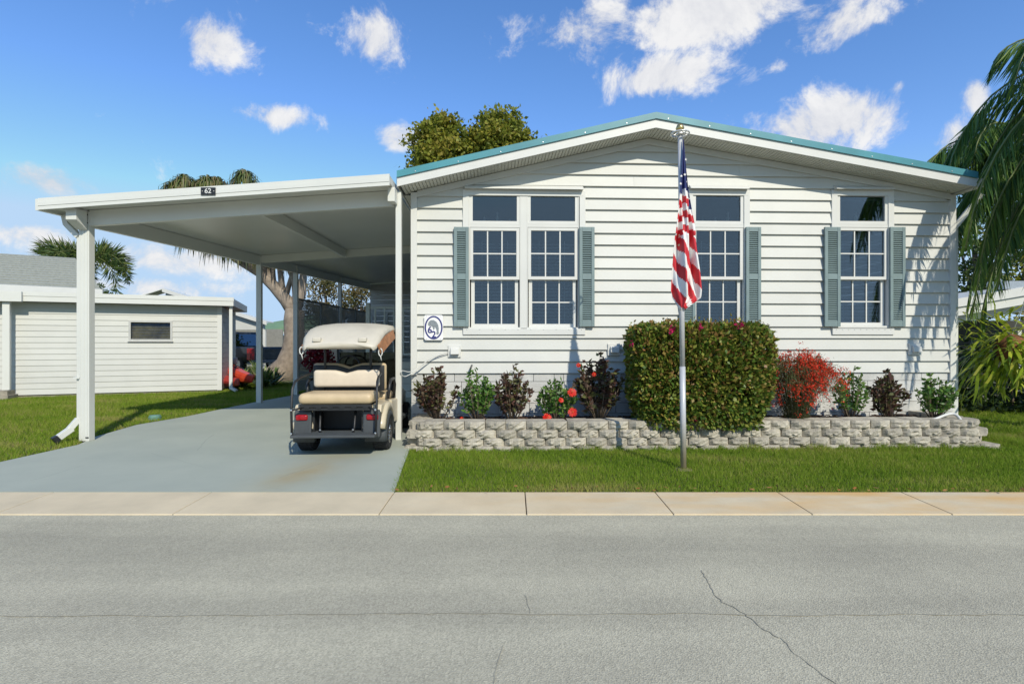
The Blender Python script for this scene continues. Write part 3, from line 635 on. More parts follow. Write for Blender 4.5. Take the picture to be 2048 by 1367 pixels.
for side, base in ((-1, wl), (1, wr)):                 # short return legs towards the house
    for c in range(4):
        for i in range(4):
            q = base + dv * (side * .03 - side * (.012 * c)) + nv * (.10 + (.10 if c % 2 else 0) + i * BW * .9)
            o = link('block', random.choice(endv), rw); o.location = (q.x, q.y, zs[c]); o.rotation_euler = (0, 0, wa + side * math.pi / 2)
    for c in (1, 3):
        q = base + dv * (-side * .12 + (.055 if side < 0 else -.055)); o = link('block', endv[c], rw); o.location = (q.x, q.y + .03, zs[c] - (.002)); o.rotation_euler = (0, 0, wa); 
bed = MB(); zb = .27; P = [wl + nv * .20 + dv * .1, wr + nv * .20 - dv * .1, HM @ Vector((HW - .02, -.02, 0)), HM @ Vector((.02, -.02, 0))]
nx, ny = 60, 10; vs = []
for i in range(nx + 1):
    for j in range(ny + 1):
        a = P[0].lerp(P[1], i / nx); b = P[3].lerp(P[2], i / nx); q = a.lerp(b, j / ny); vs.append((q.x, q.y, zb + random.uniform(-.02, .03)))
bed.add(vs, [(i*(ny+1)+j, (i+1)*(ny+1)+j, (i+1)*(ny+1)+j+1, i*(ny+1)+j+1) for i in range(nx) for j in range(ny)])
tag(bed.build('garden_bed', MULCH, None, True), kind='structure')
ch = MB()
for i in range(1500):
    a = P[0].lerp(P[1], random.random()); b = P[3].lerp(P[2], random.random()); t = random.random(); q = Vector((a.x, 0, 0)); yy = a.y + (P[3].y - P[0].y) * t
    M = Matrix.Translation((a.x, yy, zb + .025)) @ Matrix.Rotation(random.random() * 6, 4, 'Z') @ Matrix.Rotation(random.uniform(-.4, .4), 4, 'X')
    ch.box((-.025, -.007, -.004), (.025, .007, .004), M)
tag(ch.build('mulch_chips', mat('bark_chip', (.10, .055, .035), .95, .4, 30)), 'brown bark chips strewn over the flower bed', 'mulch', kind='stuff')
# ------------------------------------------------------------------ flagpole and flag
FPOS = gp(1367, 937)
fp_ = thing('flagpole', 'silver telescoping flagpole with gold ball standing in the front lawn', 'flagpole', FPOS)
HT = px(1360, 262, FPOS.y).z; jz = px(1367, 733, FPOS.y).z; dxp = px(1360, 262, FPOS.y).x - FPOS.x
lean = lambda z: (dxp * z / HT, 0, z)
POLE = mat('brushed_aluminium', (.50, .51, .52), .35, .1, 9, metal=.15)
def pole_tan_foot():  # blends the pole colour to tan towards the foot
    m = POLE; N = m.node_tree.nodes; L = m.node_tree.links; b = N['Principled BSDF']; base = b.inputs['Base Color'].links[0].from_socket
    tcx = N.new('ShaderNodeTexCoord'); s = N.new('ShaderNodeSeparateXYZ'); L.new(tcx.outputs['Object'], s.inputs[0]); mr = N.new('ShaderNodeMapRange'); L.new(s.outputs[2], mr.inputs[0])
    mr.inputs[1].default_value = .5; mr.inputs[2].default_value = .1; mx = N.new('ShaderNodeMixRGB'); L.new(mr.outputs[0], mx.inputs[0]); L.new(base, mx.inputs[1]); mx.inputs[2].default_value = (.42, .36, .24, 1); L.new(mx.outputs[0], b.inputs['Base Color'])
pole_tan_foot()
MB().tube([lean(0), lean(jz)], .031, 14).build('lower_tube', POLE, fp_, True)
MB().tube([lean(jz - .01), lean(2.35)], .027, 14).build('upper_tube', POLE, fp_, True); MB().tube([lean(2.34), lean(HT - .05)], .024, 14).build('top_tube', POLE, fp_, True)
t_ = Vector(lean(HT))
MB().lathe([(0, -.045), (.03, -.035), (.045, 0), (.03, .035), (0, .045)], t_ + Vector((0, 0, .03)), n=14).build('ball', mat('brass', (.55, .42, .18), .3, metal=.8), fp_, True)
tr = MB().lathe([(.03, -.03), (.05, -.02), (.035, .0)], t_ + Vector((0, 0, -.02)), n=16); rp = [(t_.x + .095 * math.cos(a), t_.y + .095 * math.sin(a), t_.z - .03) for a in np.linspace(0, 2*math.pi, 25)]
tr.tube(rp, .008, 6)
for a in range(6): c, s = math.cos(a * math.pi / 3), math.sin(a * math.pi / 3); tr.tube([(t_.x + .03 * c, t_.y + .03 * s, t_.z - .02), (t_.x + .06 * c, t_.y + .06 * s, t_.z - .045), (t_.x + .09 * c, t_.y + .09 * s, t_.z - .03)], .006, 5)
tr.build('halyard_ring', mat('pale_metal', (.7, .7, .66), .3, metal=.5), fp_, True)
for zz in (px(1363, 471, FPOS.y).z, px(1363, 490, FPOS.y).z): MB().lathe([(.03, -.012), (.036, 0), (.03, .012)], lean(zz), n=14).build('clip_ring', mat('clip_tan', (.5, .42, .3), .5), fp_, True)
MB().lathe([(.10, 0), (.085, .012), (.03, .016)], (0, 0, -.01), n=16).build('ground_sleeve', mat('dry_soil', (.28, .22, .13), 1, .3, 30), fp_)
RED, FW, BLU = mat('flag_red', (.52, .02, .03), .7, .1, 10), mat('flag_white', (.74, .73, .71), .7, .05, 10), mat('flag_blue', (.015, .025, .12), .7, .1, 10)
def flag():
    yq = FPOS.y; L_, R_ = [], []
    prof = [(282,1363,1364.5), (300,1362,1367), (340,1360,1371), (380,1355,1376), (420,1350,1384), (455,1346,1391), (475,1344,1392), (500,1343,1394), (540,1341,1399), (580,1340,1403), (595,1343,1402), (617,1356,1370)]
    ys = np.linspace(282, 617, 110); l = np.interp(ys, [p[0] for p in prof], [p[1] for p in prof]); r_ = np.interp(ys, [p[0] for p in prof], [p[2] for p in prof])
    nx = 48; V = []; 
    for i, y in enumerate(ys):
        for j in range(nx + 1):
            u = j / nx; x = l[i] + (r_[i] - l[i]) * u; x = 1363.5 + (x - 1363.5) * .86
            wv = (r_[i] - l[i]) / 60
            dep = -.045 + .05 * wv * math.sin(u * 11 + y * .012) + .025 * wv * math.sin(u * 23 - y * .02)
            if y > 470: dep += .02 * math.sin(u * 7 + 1)
            yy = y + (3 * math.sin(u * 9) if y > 560 else 0)
            p = px(x, yy, yq); V.append((p.x, p.y + dep + (.075 if u < .42 else 0) * 0, p.z))
    F, MI = [], []
    for i in range(len(ys) - 1):
        for j in range(nx):
            u = (j + .5) / nx; x = l[i] + (r_[i] - l[i]) * u; y = ys[i]; k = 0
            if y < 470:
                lft = x < 1362
                y0 = (388 if lft else 379) + (0 if lft else (x - 1366) * .5)
                if y < y0: k = 2
                elif not lft and x > 1374 + (420 - y) * -.08 and y < 418 and x > 1377: k = 2
                else:
                    q = (y - y0 - (abs(x - 1362) * -.25 if lft else 0)) / 14.2; k = 1 if int(q) % 2 == 0 else 0
            else:
                q = (y - 470 - (x - 1366) * (1.75 if x > 1360 else 1.6)) / 27.0; k = 1 if int(math.floor(q + 20.35)) % 2 == 0 else 0
            F.append((i*(nx+1)+j, i*(nx+1)+j+1, (i+1)*(nx+1)+j+1, (i+1)*(nx+1)+j)); MI.append((0, 1, 2)[k])
    me = bpy.data.meshes.new('flag'); me.from_pydata(V, [], F)
    for m_ in (RED, FW, BLU): me.materials.append(m_)
    me.polygons.foreach_set('material_index', MI)
    for p in me.polygons: p.use_smooth = True
    f = link('flag', me); md = f.modifiers.new('thickness', 'SOLIDIFY'); md.thickness = .002
    tag(f, 'limp red, white and blue striped flag hanging from the silver pole', 'flag')
    for x, y in ((1370, 322), (1366, 352), (1372, 366), (1374, 385), (1377, 400), (1356, 372), (1358, 355)):
        p = px(x, y, yq); q = min(V, key=lambda v: (v[0] - p.x) ** 2 + (v[2] - p.z) ** 2); p = Vector((q[0], q[1] - .004, q[2])); s = MB()
        s.prism([(p.x + (.016 if i % 2 == 0 else .007) * math.sin(i * math.pi / 5), p.y, p.z + (.016 if i % 2 == 0 else .007) * math.cos(i * math.pi / 5)) for i in range(10)], (0, .003, 0)).build('star', FW, f)
flag()
# ------------------------------------------------------------------ golf cart
CREAM = mat('cream_vinyl', (.62, .54, .43), .5, .08, 6, .05, 80); TAN = mat('tan_vinyl', (.52, .40, .24), .5, .1, 6, .05, 80)
BEIGE = mat('beige_body', (.55, .48, .34), .3, .06, 3); DGREY = mat('fender_grey', (.055, .062, .066), .5, .15, 6); TYRE = mat('tyre_rubber', (.02, .02, .021), .85, .2, 20)
CHROME = mat('chrome', (.75, .75, .76), .15, .05, 4, metal=.95); REDL = mat('red_lens', (.32, .01, .015), .15, .2, 10); CANV = mat('roof_plastic', (.55, .51, .42), .5, .1, 3, .1, 50)
gc = thing('golf_cart', 'cream golf cart with tan rear-facing seat parked nose-in under the carport', 'golf cart', (-2.085, 6.6, .012), R(3.0))
def rbox(a, b, rad, name, m, parent, label=None, dip=0, seg=4):
    bm = bmesh.new(); bmesh.ops.create_cube(bm, size=1)
    for v in bm.verts: v.co = Vector([(a[i] + b[i]) / 2 + v.co[i] * (b[i] - a[i]) for i in range(3)])
    bmesh.ops.subdivide_edges(bm, edges=[e for e in bm.edges if abs(e.verts[0].co.x - e.verts[1].co.x) > .3], cuts=11)
    bmesh.ops.bevel(bm, geom=[e for e in bm.edges if e.is_manifold and e.calc_face_angle(0) > .5], offset=rad, segments=seg, affect='EDGES', profile=.5, clamp_overlap=True)
    if dip:
        cx, zc = (a[0] + b[0]) / 2, (a[2] + b[2]) / 2
        for v in bm.verts:
            if v.co.z > zc: v.co.z -= dip * math.exp(-((v.co.x - cx) / .085) ** 2)
    me = bpy.data.meshes.new(name); bm.to_mesh(me); bm.free(); me.materials.append(m)
    for p in me.polygons: p.use_smooth = True
    return link(name, me, parent, label)
def wheel(x, y, r_, w):
    sx = 1 if x > 0 else -1; h = w / 2
    t = MB().lathe([(r_ * .62, -h), (r_ * .9, -h), (r_ * .985, -h * .75), (r_, -h * .3), (r_, h * .3), (r_ * .985, h * .75), (r_ * .9, h), (r_ * .62, h), (r_ * .62, -h)], (x, y, r_), (1, 0, 0), 28)
    for i in range(28):                # tread lugs
        a = 2 * math.pi * i / 28
        for k in (-.55, 0, .55):
            a_ = a + (.11 if k == 0 else 0); c = Vector((x + k * h * 1.0, y + math.cos(a_) * r_, r_ + math.sin(a_) * r_)); M = Matrix.Translation(c) @ Matrix.Rotation(a_, 4, 'X')
            t.box((-h * .24, -.004, -.016), (h * .24, .004, .016), M)
    o = t.build('wheel', TYRE, gc)
    ri = MB().lathe([(r_ * .62, -h * .9), (r_ * .62, h * .7), (r_ * .66, h * .98), (r_ * .58, h * .98), (r_ * .55, h * .5), (r_ * .12, h * .45), (r_ * .1, h * .8), (0, h * .82)], (x, y, r_), (sx, 0, 0), 24)
    for i in range(7):
        a = 2 * math.pi * i / 7; c = Vector((x + sx * h * .72, y, r_))
        for da in (-.12, .12): ri.bar(c + Vector((0, math.cos(a) * r_ * .12, math.sin(a) * r_ * .12)), c + Vector((sx * h * .16, math.cos(a + da) * r_ * .58, math.sin(a + da) * r_ * .58)), .014, .012)
    ri.build('rim', CHROME, o, True)
for x in (-.455, .455): wheel(x, 0, .20, .19); wheel(x, 1.72, .20, .17)
MB().box((-.36, -.03, .17), (.36, .03, .23)).box((-.36, 1.69, .17), (.36, 1.75, .23)).box((-.30, -.25, .2), (.30, 2.0, .26)).build('chassis', BLACK, gc)
for sx in (-1, 1):                     # rear fenders: an arch over the wheel, grey below and cream above
    for name, m, r0, r1, x0, x1 in (('fender', DGREY, .215, .30, .30, .565), ('quarter_panel', BEIGE, .302, .40, .29, .555)):
        mb = MB(); n = 14; ri = []
        for i in range(n + 1):
            t = math.pi * (-.06 + 1.12 * i / n) if name == 'fender' else math.pi * (.16 + .74 * i / n)
            c, s = math.cos(t), math.sin(t)
            ri.append([(sx * x0, c * r0, .2 + s * r0), (sx * x1, c * r0, .2 + s * r0), (sx * (x1 - .012), c * (r1 - .015), .2 + s * (r1 - .015)), (sx * (x1 - .05), c * r1, .2 + s * r1), (sx * x0, c * r1, .2 + s * r1)])
        mb.loft(ri).build(name, m, gc, True)
    MB().prism([(sx * .30, -.42, .22), (sx * .30, -.16, .22), (sx * .30, -.20, .42), (sx * .30, -.34, .56), (sx * .30, -.40, .52)], (sx * .20, 0, 0)).build('rear_corner', DGREY, gc, bevel=.015)
    MB().prism([(sx * .29, -.385, .515), (sx * .29, -.1, .42), (sx * .29, .2, .42), (sx * .29, .25, .60), (sx * .29, -.33, .60)], (sx * .22, 0, 0)).build('rear_cowl', BEIGE, gc, bevel=.02)
    MB().prism([(sx * .45, .22, .30), (sx * .45, .75, .25), (sx * .45, .75, .40), (sx * .45, .62, .58), (sx * .45, .18, .60)], (sx * .09, 0, 0)).build('side_panel', BEIGE, gc, bevel=.02)
    MB().box((sx * .46, .7, .22), (sx * .55, 1.45, .27)).build('rocker', DGREY, gc, bevel=.01)
    rbox((min(sx * .34, sx * .48), -.425, .42), (max(sx * .34, sx * .48), -.37, .49), .02, 'tail_light', REDL, gc)
    MB().tube([(sx * .475, -.54, .27), (sx * .485, -.53, .55), (sx * .485, -.50, .80), (sx * .475, -.44, .88), (sx * .46, -.30, .92), (sx * .44, -.02, .95)], .0145, 8).build('grab_bar', BLACK, gc, True)
    MB().tube([(sx * .475, -.54, .56), (sx * .38, -.46, .58)], .012, 6).build('bar_brace', BLACK, gc, True)
    for z in (.29, .56): MB().lathe([(0, .008), (.012, .006), (.013, 0)], (sx * .477, -.556, z), (0, -1, 0), 8).build('bolt', CHROME, gc)
    MB().tube([(sx * .29, .09, .62), (sx * .285, .09, 1.2), (sx * .30, .10, 1.46)], .016, 8).build('roof_strut', BLACK, gc, True)
    MB().tube([(sx * .43, 1.25, .62), (sx * .42, 1.15, 1.1), (sx * .41, 1.08, 1.54)], .014, 8).build('front_strut', BLACK, gc, True)
    MB().tube([(sx * .50, .10, .62), (sx * .52, .12, .80), (sx * .52, .2, .86), (sx * .52, .42, .86), (sx * .52, .50, .78), (sx * .51, .50, .62)], .020, 8).build('armrest', BLACK, gc, True)
    MB().tube([(sx * .19, -.42, .27), (sx * .20, -.40, .34), (sx * .205, -.36, .54)], .014, 6).build('seat_leg', BLACK, gc, True)
    MB().lathe([(0, .006), (.012, .005), (.014, 0)], (sx * .19, -.43, .31), (0, -1, 0), 8).build('bolt', CHROME, gc)
MB().box((-.28, .0, .22), (.28, .03, .56)).box((-.29, -.36, .23), (.29, 0, .25)).box((-.295, -.36, .25), (-.275, 0, .55)).box((.275, -.36, .25), (.295, 0, .55)).build('bag_well', BLACK, gc)
fpl = MB().prism([(-.475, -.60, .245), (.475, -.60, .245), (.49, -.54, .245), (.47, -.24, .245), (-.47, -.24, .245), (-.49, -.54, .245)], (0, 0, .03)).build('footplate', DGREY, gc, bevel=.008)
for i in range(9): MB().box((-.43, -.57 + i * .034, .275), (.43, -.558 + i * .034, .281)).build('tread_strip', DGREY, fpl)
MB().box((-.41, -.47, .545), (.41, -.44, .575)).box((-.41, -.48, .585), (.41, -.45, .615)).box((-.41, -.1, .55), (.41, -.06, .61)).box((-.40, -.44, .55), (-.36, .05, .60)).box((.36, -.44, .55), (.40, .05, .60)).build('seat_frame', BLACK, gc)
for i in range(6): MB().box((-.36 + i * .135, -.478, .57), (-.30 + i * .135, -.452, .588)).build('frame_tab', BLACK, gc)
rbox((-.43, -.50, .615), (.43, -.02, .745), .055, 'rear_seat_cushion', TAN, gc)
rbox((-.41, .0, .775), (.41, .085, .995), .04, 'rear_seat_back', CREAM, gc, dip=.04)
rbox((-.40, .088, .72), (.40, .11, 1.03), .01, 'seat_shell', BLACK, gc, dip=.05)
rbox((-.45, .13, .72), (.45, .16, 1.05), .013, 'seat_shell', BLACK, gc, dip=.05)
rbox((-.465, .162, .72), (.465, .25, 1.075), .04, 'front_seat_back', TAN, gc, dip=.05); rbox((-.46, .26, .56), (.46, .75, .68), .05, 'front_seat_cushion', TAN, gc)
rings = []
for y, hw, zt, th in ((-.33, .405, 1.325, .012), (-.31, .44, 1.35, .04), (-.15, .475, 1.475, .06), (.02, .485, 1.545, .07), (.3, .49, 1.595, .075), (.8, .49, 1.615, .075), (1.25, .485, 1.60, .07), (1.42, .45, 1.57, .04), (1.46, .40, 1.55, .015)):
    top = [(hw * u, y, zt - .05 * abs(u) ** 2.5 - (.035 if abs(u) > .99 else 0)) for u in (-1, -.92, -.75, -.4, 0, .4, .75, .92, 1)]
    bot = [(hw * u, y + (.03 if y < -.2 else 0), zt - th - .05) for u in (.98, .5, 0, -.5, -.98)]
    rings.append(top + bot)
rf_ = MB().loft(rings).build('roof', CANV, gc, True)
for x in (-.27, .27): rbox((x - .05, -.318, 1.345), (x + .05, -.26, 1.40), .012, 'roof_rib', CANV, rf_)
MB().prism([(.445, -.30, 1.30), (.455, .0, 1.42), (.47, .55, 1.52), (.50, .56, 1.40), (.50, .05, 1.30), (.47, -.22, 1.20)], (.02, .01, 0)).build('rolled_curtain', mat('brown_canvas', (.36, .16, .07), .8, .3, 12, .3, 40), gc, bevel=.006)
MB().prism([(-.44, -.27, 1.31), (-.45, .3, 1.46), (-.47, .3, 1.40), (-.46, -.25, 1.25)], (-.02, .01, 0)).build('rolled_curtain', MATS['brown_canvas'], gc, bevel=.006)
for x, y, z in ((-.455, -.28, 1.24), (.475, -.25, 1.22)):
    MB().tube([(x + .022 * math.cos(a) , y, z + .045 * math.sin(a)) for a in np.linspace(0, 2 * math.pi, 15)], .007, 6).tube([(x, y, z - .04), (x + .01, y + .01, z - .10)], .006, 6).build('strap_loop', TRIM, gc, True)
MB().box((-.41, 1.20, .72), (.41, 1.208, 1.20)).build('windshield', glassmat('tinted_acrylic', .04, (.30, .28, .24)), gc)
MB().tube([(-.22 + .17 * math.cos(a), .93 + .08 * math.sin(a), 1.0 + .15 * math.sin(a)) for a in np.linspace(0, 2*math.pi, 25)], .014, 8).tube([(-.22, .93, 1.0), (-.22, 1.15, .7)], .018, 8).bar((-.38, .93, 1.0), (-.06, .93, 1.0), .02).build('steering_wheel', BLACK, gc, True)
MB().prism([(-.44, .75, .22), (-.44, 1.25, .22), (-.44, 1.3, .72), (-.44, 1.22, .76), (-.44, 1.15, .45), (-.44, 1.05, .27), (-.44, .75, .26)], (.88, 0, 0)).build('floor_pan', BLACK, gc)
cw = []
for y, hw, z0, z1 in ((1.22, .46, .30, .76), (1.45, .47, .38, .74), (1.9, .46, .38, .64), (2.15, .42, .30, .52), (2.22, .36, .30, .44)):
    cw.append([(-hw, y, z0), (-hw, y, z1 - .08), (-hw * .8, y, z1), (hw * .8, y, z1), (hw, y, z1 - .08), (hw, y, z0)])
MB().loft(cw).build('front_cowl', BEIGE, gc, True)
# ------------------------------------------------------------------ planting
STEM = mat('woody_stem', (.16, .12, .08), .9, .3, 20)
DARKL = leafmat('copper_leaves', [(.05, .035, .026), (.085, .045, .034), (.12, .055, .04), (.07, .075, .03), (.15, .16, .05)], trans=.2)
GREENL = leafmat('hibiscus_leaves', [(.045, .11, .02), (.075, .175, .03), (.12, .23, .04), (.18, .27, .06)], trans=.3)
HEDGL = leafmat('hedge_leaves', [(.035, .075, .014), (.08, .15, .022), (.16, .22, .03), (.26, .27, .045), (.27, .14, .05), (.11, .18, .03)], trans=.3)
REDF = leafmat('red_flowers', [(.55, .02, .008), (.70, .045, .015), (.80, .08, .03)], .6, .35); HIB = leafmat('hibiscus_red', [(.6, .015, .01), (.75, .04, .02)], .5, .3); MAG = leafmat('magenta_bracts', [(.35, .01, .06), (.55, .02, .12)], .5, .3)
def flower(p, parent, r_=.05, m=HIB):
    V = []; ax = Vector((random.uniform(-.5, .5), -1, random.uniform(-.1, .7))).normalized(); a = ax.orthogonal().normalized(); b = ax.cross(a)
    for i in range(5):
        t = i * 2 * math.pi / 5
        for da in (-.35, .0, .35):
            d = a * math.cos(t + da) + b * math.sin(t + da); e = a * math.cos(t + da + .8) + b * math.sin(t + da + .8)
            V += [p, p + d * r_ * .7 + ax * r_ * .25, p + (d + e) * r_ * .62 + ax * r_ * .15, p + e * r_ * .6 + ax * r_ * .3]
    o = link('flower', fastmesh('flower', [tuple(v) for v in V], 4, m), parent)
    MB().tube([p, p + ax * r_ * 1.0], .004, 5).build('stamen', mat('stamen_yellow', (.6, .4, .05), .6), o)
def shrub(name, label, x0, x1, ytop, Y, lm, nst, ln, wd, per, group, base=.27, cat='shrub', flowers=(), zb=.55, taper=.5):
    c = px((x0 + x1) / 2, ytop - 4, Y); W = (x1 - x0) / FP * Y / 2 * 1.12; H = c.z - base
    t = thing(name, label, cat, (c.x, Y, base), 0, group); st = MB(); P, D = [], []
    for i in range(nst):
        a = random.random() * 6.28; rr = math.sqrt((i + .5) / nst); hh = H * (1 - .38 * rr * rr) * random.uniform(.82, 1.0)
        if i == 0: hh = H
        tip = Vector((math.cos(a) * rr * W, math.sin(a) * rr * W * .6, hh)); b = Vector((tip.x * .12, tip.y * .12, 0)); mid = b.lerp(tip, .5) + Vector((tip.x * .12, 0, 0))
        pts = [b, mid, tip]; st.tube(pts, [.009, .006, .003], 5)
        for k in range(per):
            u = random.uniform(.22, 1) ** .8; q = b.lerp(mid, u * 2) if u < .5 else mid.lerp(tip, u * 2 - 1)
            P.append(q + Vector([random.gauss(0, .012) for _ in range(3)])); dd = Vector([random.gauss(0, 1) for _ in range(3)]); dd.z = dd.z * .6 + zb; D.append(dd)
    st.build('stems', STEM, t, True)
    link('foliage', fastmesh('foliage', leaves([tuple(p) for p in P], [tuple(d) for d in D], ln, wd), 4, lm), t)
    for fx, fy, fr in flowers: q = px(fx, fy, Y - W * .55); flower(q - Vector((c.x, Y, base)), t, fr)
    return t
gd = 'dark coppery shrubs in the bed'; gg = 'green hibiscus shrubs in the bed'
shrub('copper_shrub', 'dark coppery leaved shrub at the bed end beside the carport post', 828, 922, 737, 7.08, DARKL, 30, .075, .042, 40, gd)
shrub('hibiscus_shrub', 'small green shrub between the two coppery shrubs below the double window', 920, 988, 745, 7.1, GREENL, 22, .065, .038, 38, gg, flowers=((923, 836, .022),))
shrub('copper_shrub', 'narrow upright coppery shrub below the right half of the double window', 985, 1062, 735, 7.1, DARKL, 24, .07, .038, 42, gd)
shrub('hibiscus_shrub', 'green hibiscus carrying four large red blooms', 1076, 1152, 760, 7.08, GREENL, 22, .062, .036, 38, gg, flowers=((1144, 785, .06), (1122, 800, .035), (1145, 824, .06), (1094, 836, .065)))
shrub('copper_shrub', 'tall dark coppery shrub directly left of the clipped hedge', 1152, 1242, 712, 7.12, DARKL, 30, .08, .045, 40, gd, flowers=((1157, 730, .03), (1188, 748, .028)))
shrub('hibiscus_shrub', 'thin green shrub directly right of the red firecracker bush', 1668, 1735, 738, 7.2, GREENL, 18, .06, .034, 34, gg)
shrub('copper_shrub', 'coppery shrub under the rightmost window', 1738, 1818, 745, 7.22, DARKL, 24, .075, .042, 42, gd)
shrub('hibiscus_shrub', 'loose green shrub at the right corner of the house', 1826, 1908, 752, 7.25, GREENL, 24, .065, .036, 36, gg)
def hedge():
    Y = 6.98; c = px(1394, 650, Y); W = 268 / FP * Y / 2; base = .27; H = c.z - base
    t = thing('clipped_hedge', 'large boxy clipped green hedge with a few magenta bracts behind the flagpole', 'hedge', (c.x, Y, base)); n = 34000
    P = []; 
    while len(P) < n:
        q = rng.uniform(-1, 1, (4000, 3)); q[:, 2] = rng.uniform(0, 1, 4000)
        x, y, z = q.T; e = np.abs(x) ** 9 + np.abs(y) ** 5 + np.clip((z - .5) * 2, 0, 1) ** 7 * .85
        lo = np.clip((.30 - z) / .30, 0, 1); e = e + lo * (np.abs(x + .12) ** 2.5) * 1.2 + lo * .1
        nzv = .2 * np.sin(x * 7 + z * 6) + .16 * np.sin(y * 8 + x * 5 + z * 9) + .12 * np.sin(x * 17 - z * 13)
        k = (e + nzv < 1) & ((e + nzv > .42) | (rng.random(4000) < .25)); P += list(q[k])
    P = np.array(P[:n]); P[:, 0] *= W; P[:, 1] *= .42; P[:, 2] *= H
    D = P * [1, 2.2, 1]; D[:, 2] = (P[:, 2] - H * .45) * 1.2; D = D / np.linalg.norm(D, axis=1)[:, None] + rng.normal(size=(n, 3)) * .75; D[:, 2] += .1
    rnd = np.clip(rng.random(n) * .75 + .25 * (P[:, 2] / H) * rng.random(n), 0, 1)
    link('foliage', fastmesh('foliage', leaves(P, D, .06, .042), 4, HEDGL, rnd), t)
    sp = []                                    # loose shoots along the top
    for i in range(70):
        b = Vector((random.uniform(-W, W) * .98, random.uniform(-.35, .25), H * random.uniform(.93, .99)));
        for k in range(9): sp.append(b + Vector((random.gauss(0, .02), random.gauss(0, .02), k * .012 * random.uniform(.4, 1.4))))
    link('top_shoots', fastmesh('top_shoots', leaves([tuple(p) for p in sp], rdir(len(sp), .4), .05, .03), 4, HEDGL, rng.random(len(sp)) * .4 + .55), t)['kind'] = 'stuff'
    st = MB()
    for i in range(14): a = random.uniform(-1, 1); st.tube([(a * W * .4, random.uniform(-.1, .1), 0), (a * W * .6, 0, .3), (a * W * .85, random.uniform(-.2, .2), H * .8)], [.016, .012, .005], 6)
    st.build('stems', STEM, t, True)
    for fx, fy in ((1345, 660), (1340, 657), (1400, 655), (1478, 650), (1262, 690), (1395, 840)):
        q = px(fx, fy, Y - .40); V = [tuple(Vector((q.x - c.x, q.y - Y, q.z - base)) + Vector([random.gauss(0, .018) for _ in range(3)])) for _ in range(10)]
        link('bract_cluster', fastmesh('bract_cluster', leaves(V, rdir(10), .04, .035), 4, MAG), t)
hedge()
def firecracker():
    Y = 7.05; c = px(1594, 690, Y); W = 140 / FP * Y / 2; base = .27; H = c.z - base
    t = thing('firecracker_bush', 'wispy bush covered in scarlet blossom between hedge and rightmost window', 'shrub', (c.x, Y, base)); st = MB(); P, D, F, G = [], [], [], []
    for i in range(150):
        a = random.random() * 6.28; rr = random.random() ** .5; top = Vector((math.cos(a) * rr * W * 1.0, math.sin(a) * rr * .36, H * random.uniform(.65, 1.0) * (1 - .2 * rr))); b = Vector((top.x * .25, top.y * .25, 0))
        end = top + Vector((math.cos(a) * .28 * random.random(), math.sin(a) * .15 - .05, -random.uniform(.05, .5)))
        pts = [b, b.lerp(top, .55) + Vector((0, 0, .08)), top, top.lerp(end, .5) + Vector((0, 0, .03)), end]; st.tube(pts, [.004, .003, .0025, .002, .0012], 4)
        for k in range(95):
            u = random.random() * 3.99; j = int(u); q = pts[j].lerp(pts[j+1], u - j); P.append(tuple(q + Vector([random.gauss(0, .025) for _ in range(3)]))); D.append((random.gauss(0, 1), random.gauss(0, .6), random.gauss(.2, .8)))
        for k in range(20):
            u = random.random() * 2 + 1.9; j = min(3, int(u)); q = pts[j].lerp(pts[j+1], u - j)
            hot = math.sin(q.x * 9 + 1.2) * .5 + math.sin(q.z * 8 + q.x * 4) * .6 + random.gauss(0, .35)
            if hot > -.2: F.append(tuple(q + Vector((random.gauss(0, .03), random.gauss(-.02, .03), random.gauss(0, .03))))); G.append((random.gauss(0, .6), random.gauss(-.3, .5), -1 + random.gauss(0, .6)))
    st.build('stems', mat('green_twig', (.10, .12, .05), .8, .3, 20), t, True)
    link('foliage', fastmesh('foliage', leaves(P, D, .05, .006), 4, leafmat('needle_leaves', [(.05, .07, .02), (.09, .11, .035), (.14, .09, .04)])), t)
    F = np.repeat(np.array(F), 5, 0) + rng.normal(size=(len(F) * 5, 3)) * .016; G = np.repeat(np.array(G), 5, 0) + rng.normal(size=(len(F), 3)) * .35
    tag(link('blossom', fastmesh('blossom', leaves(F, G, .032, .011), 4, REDF), t), kind='stuff')
firecracker()
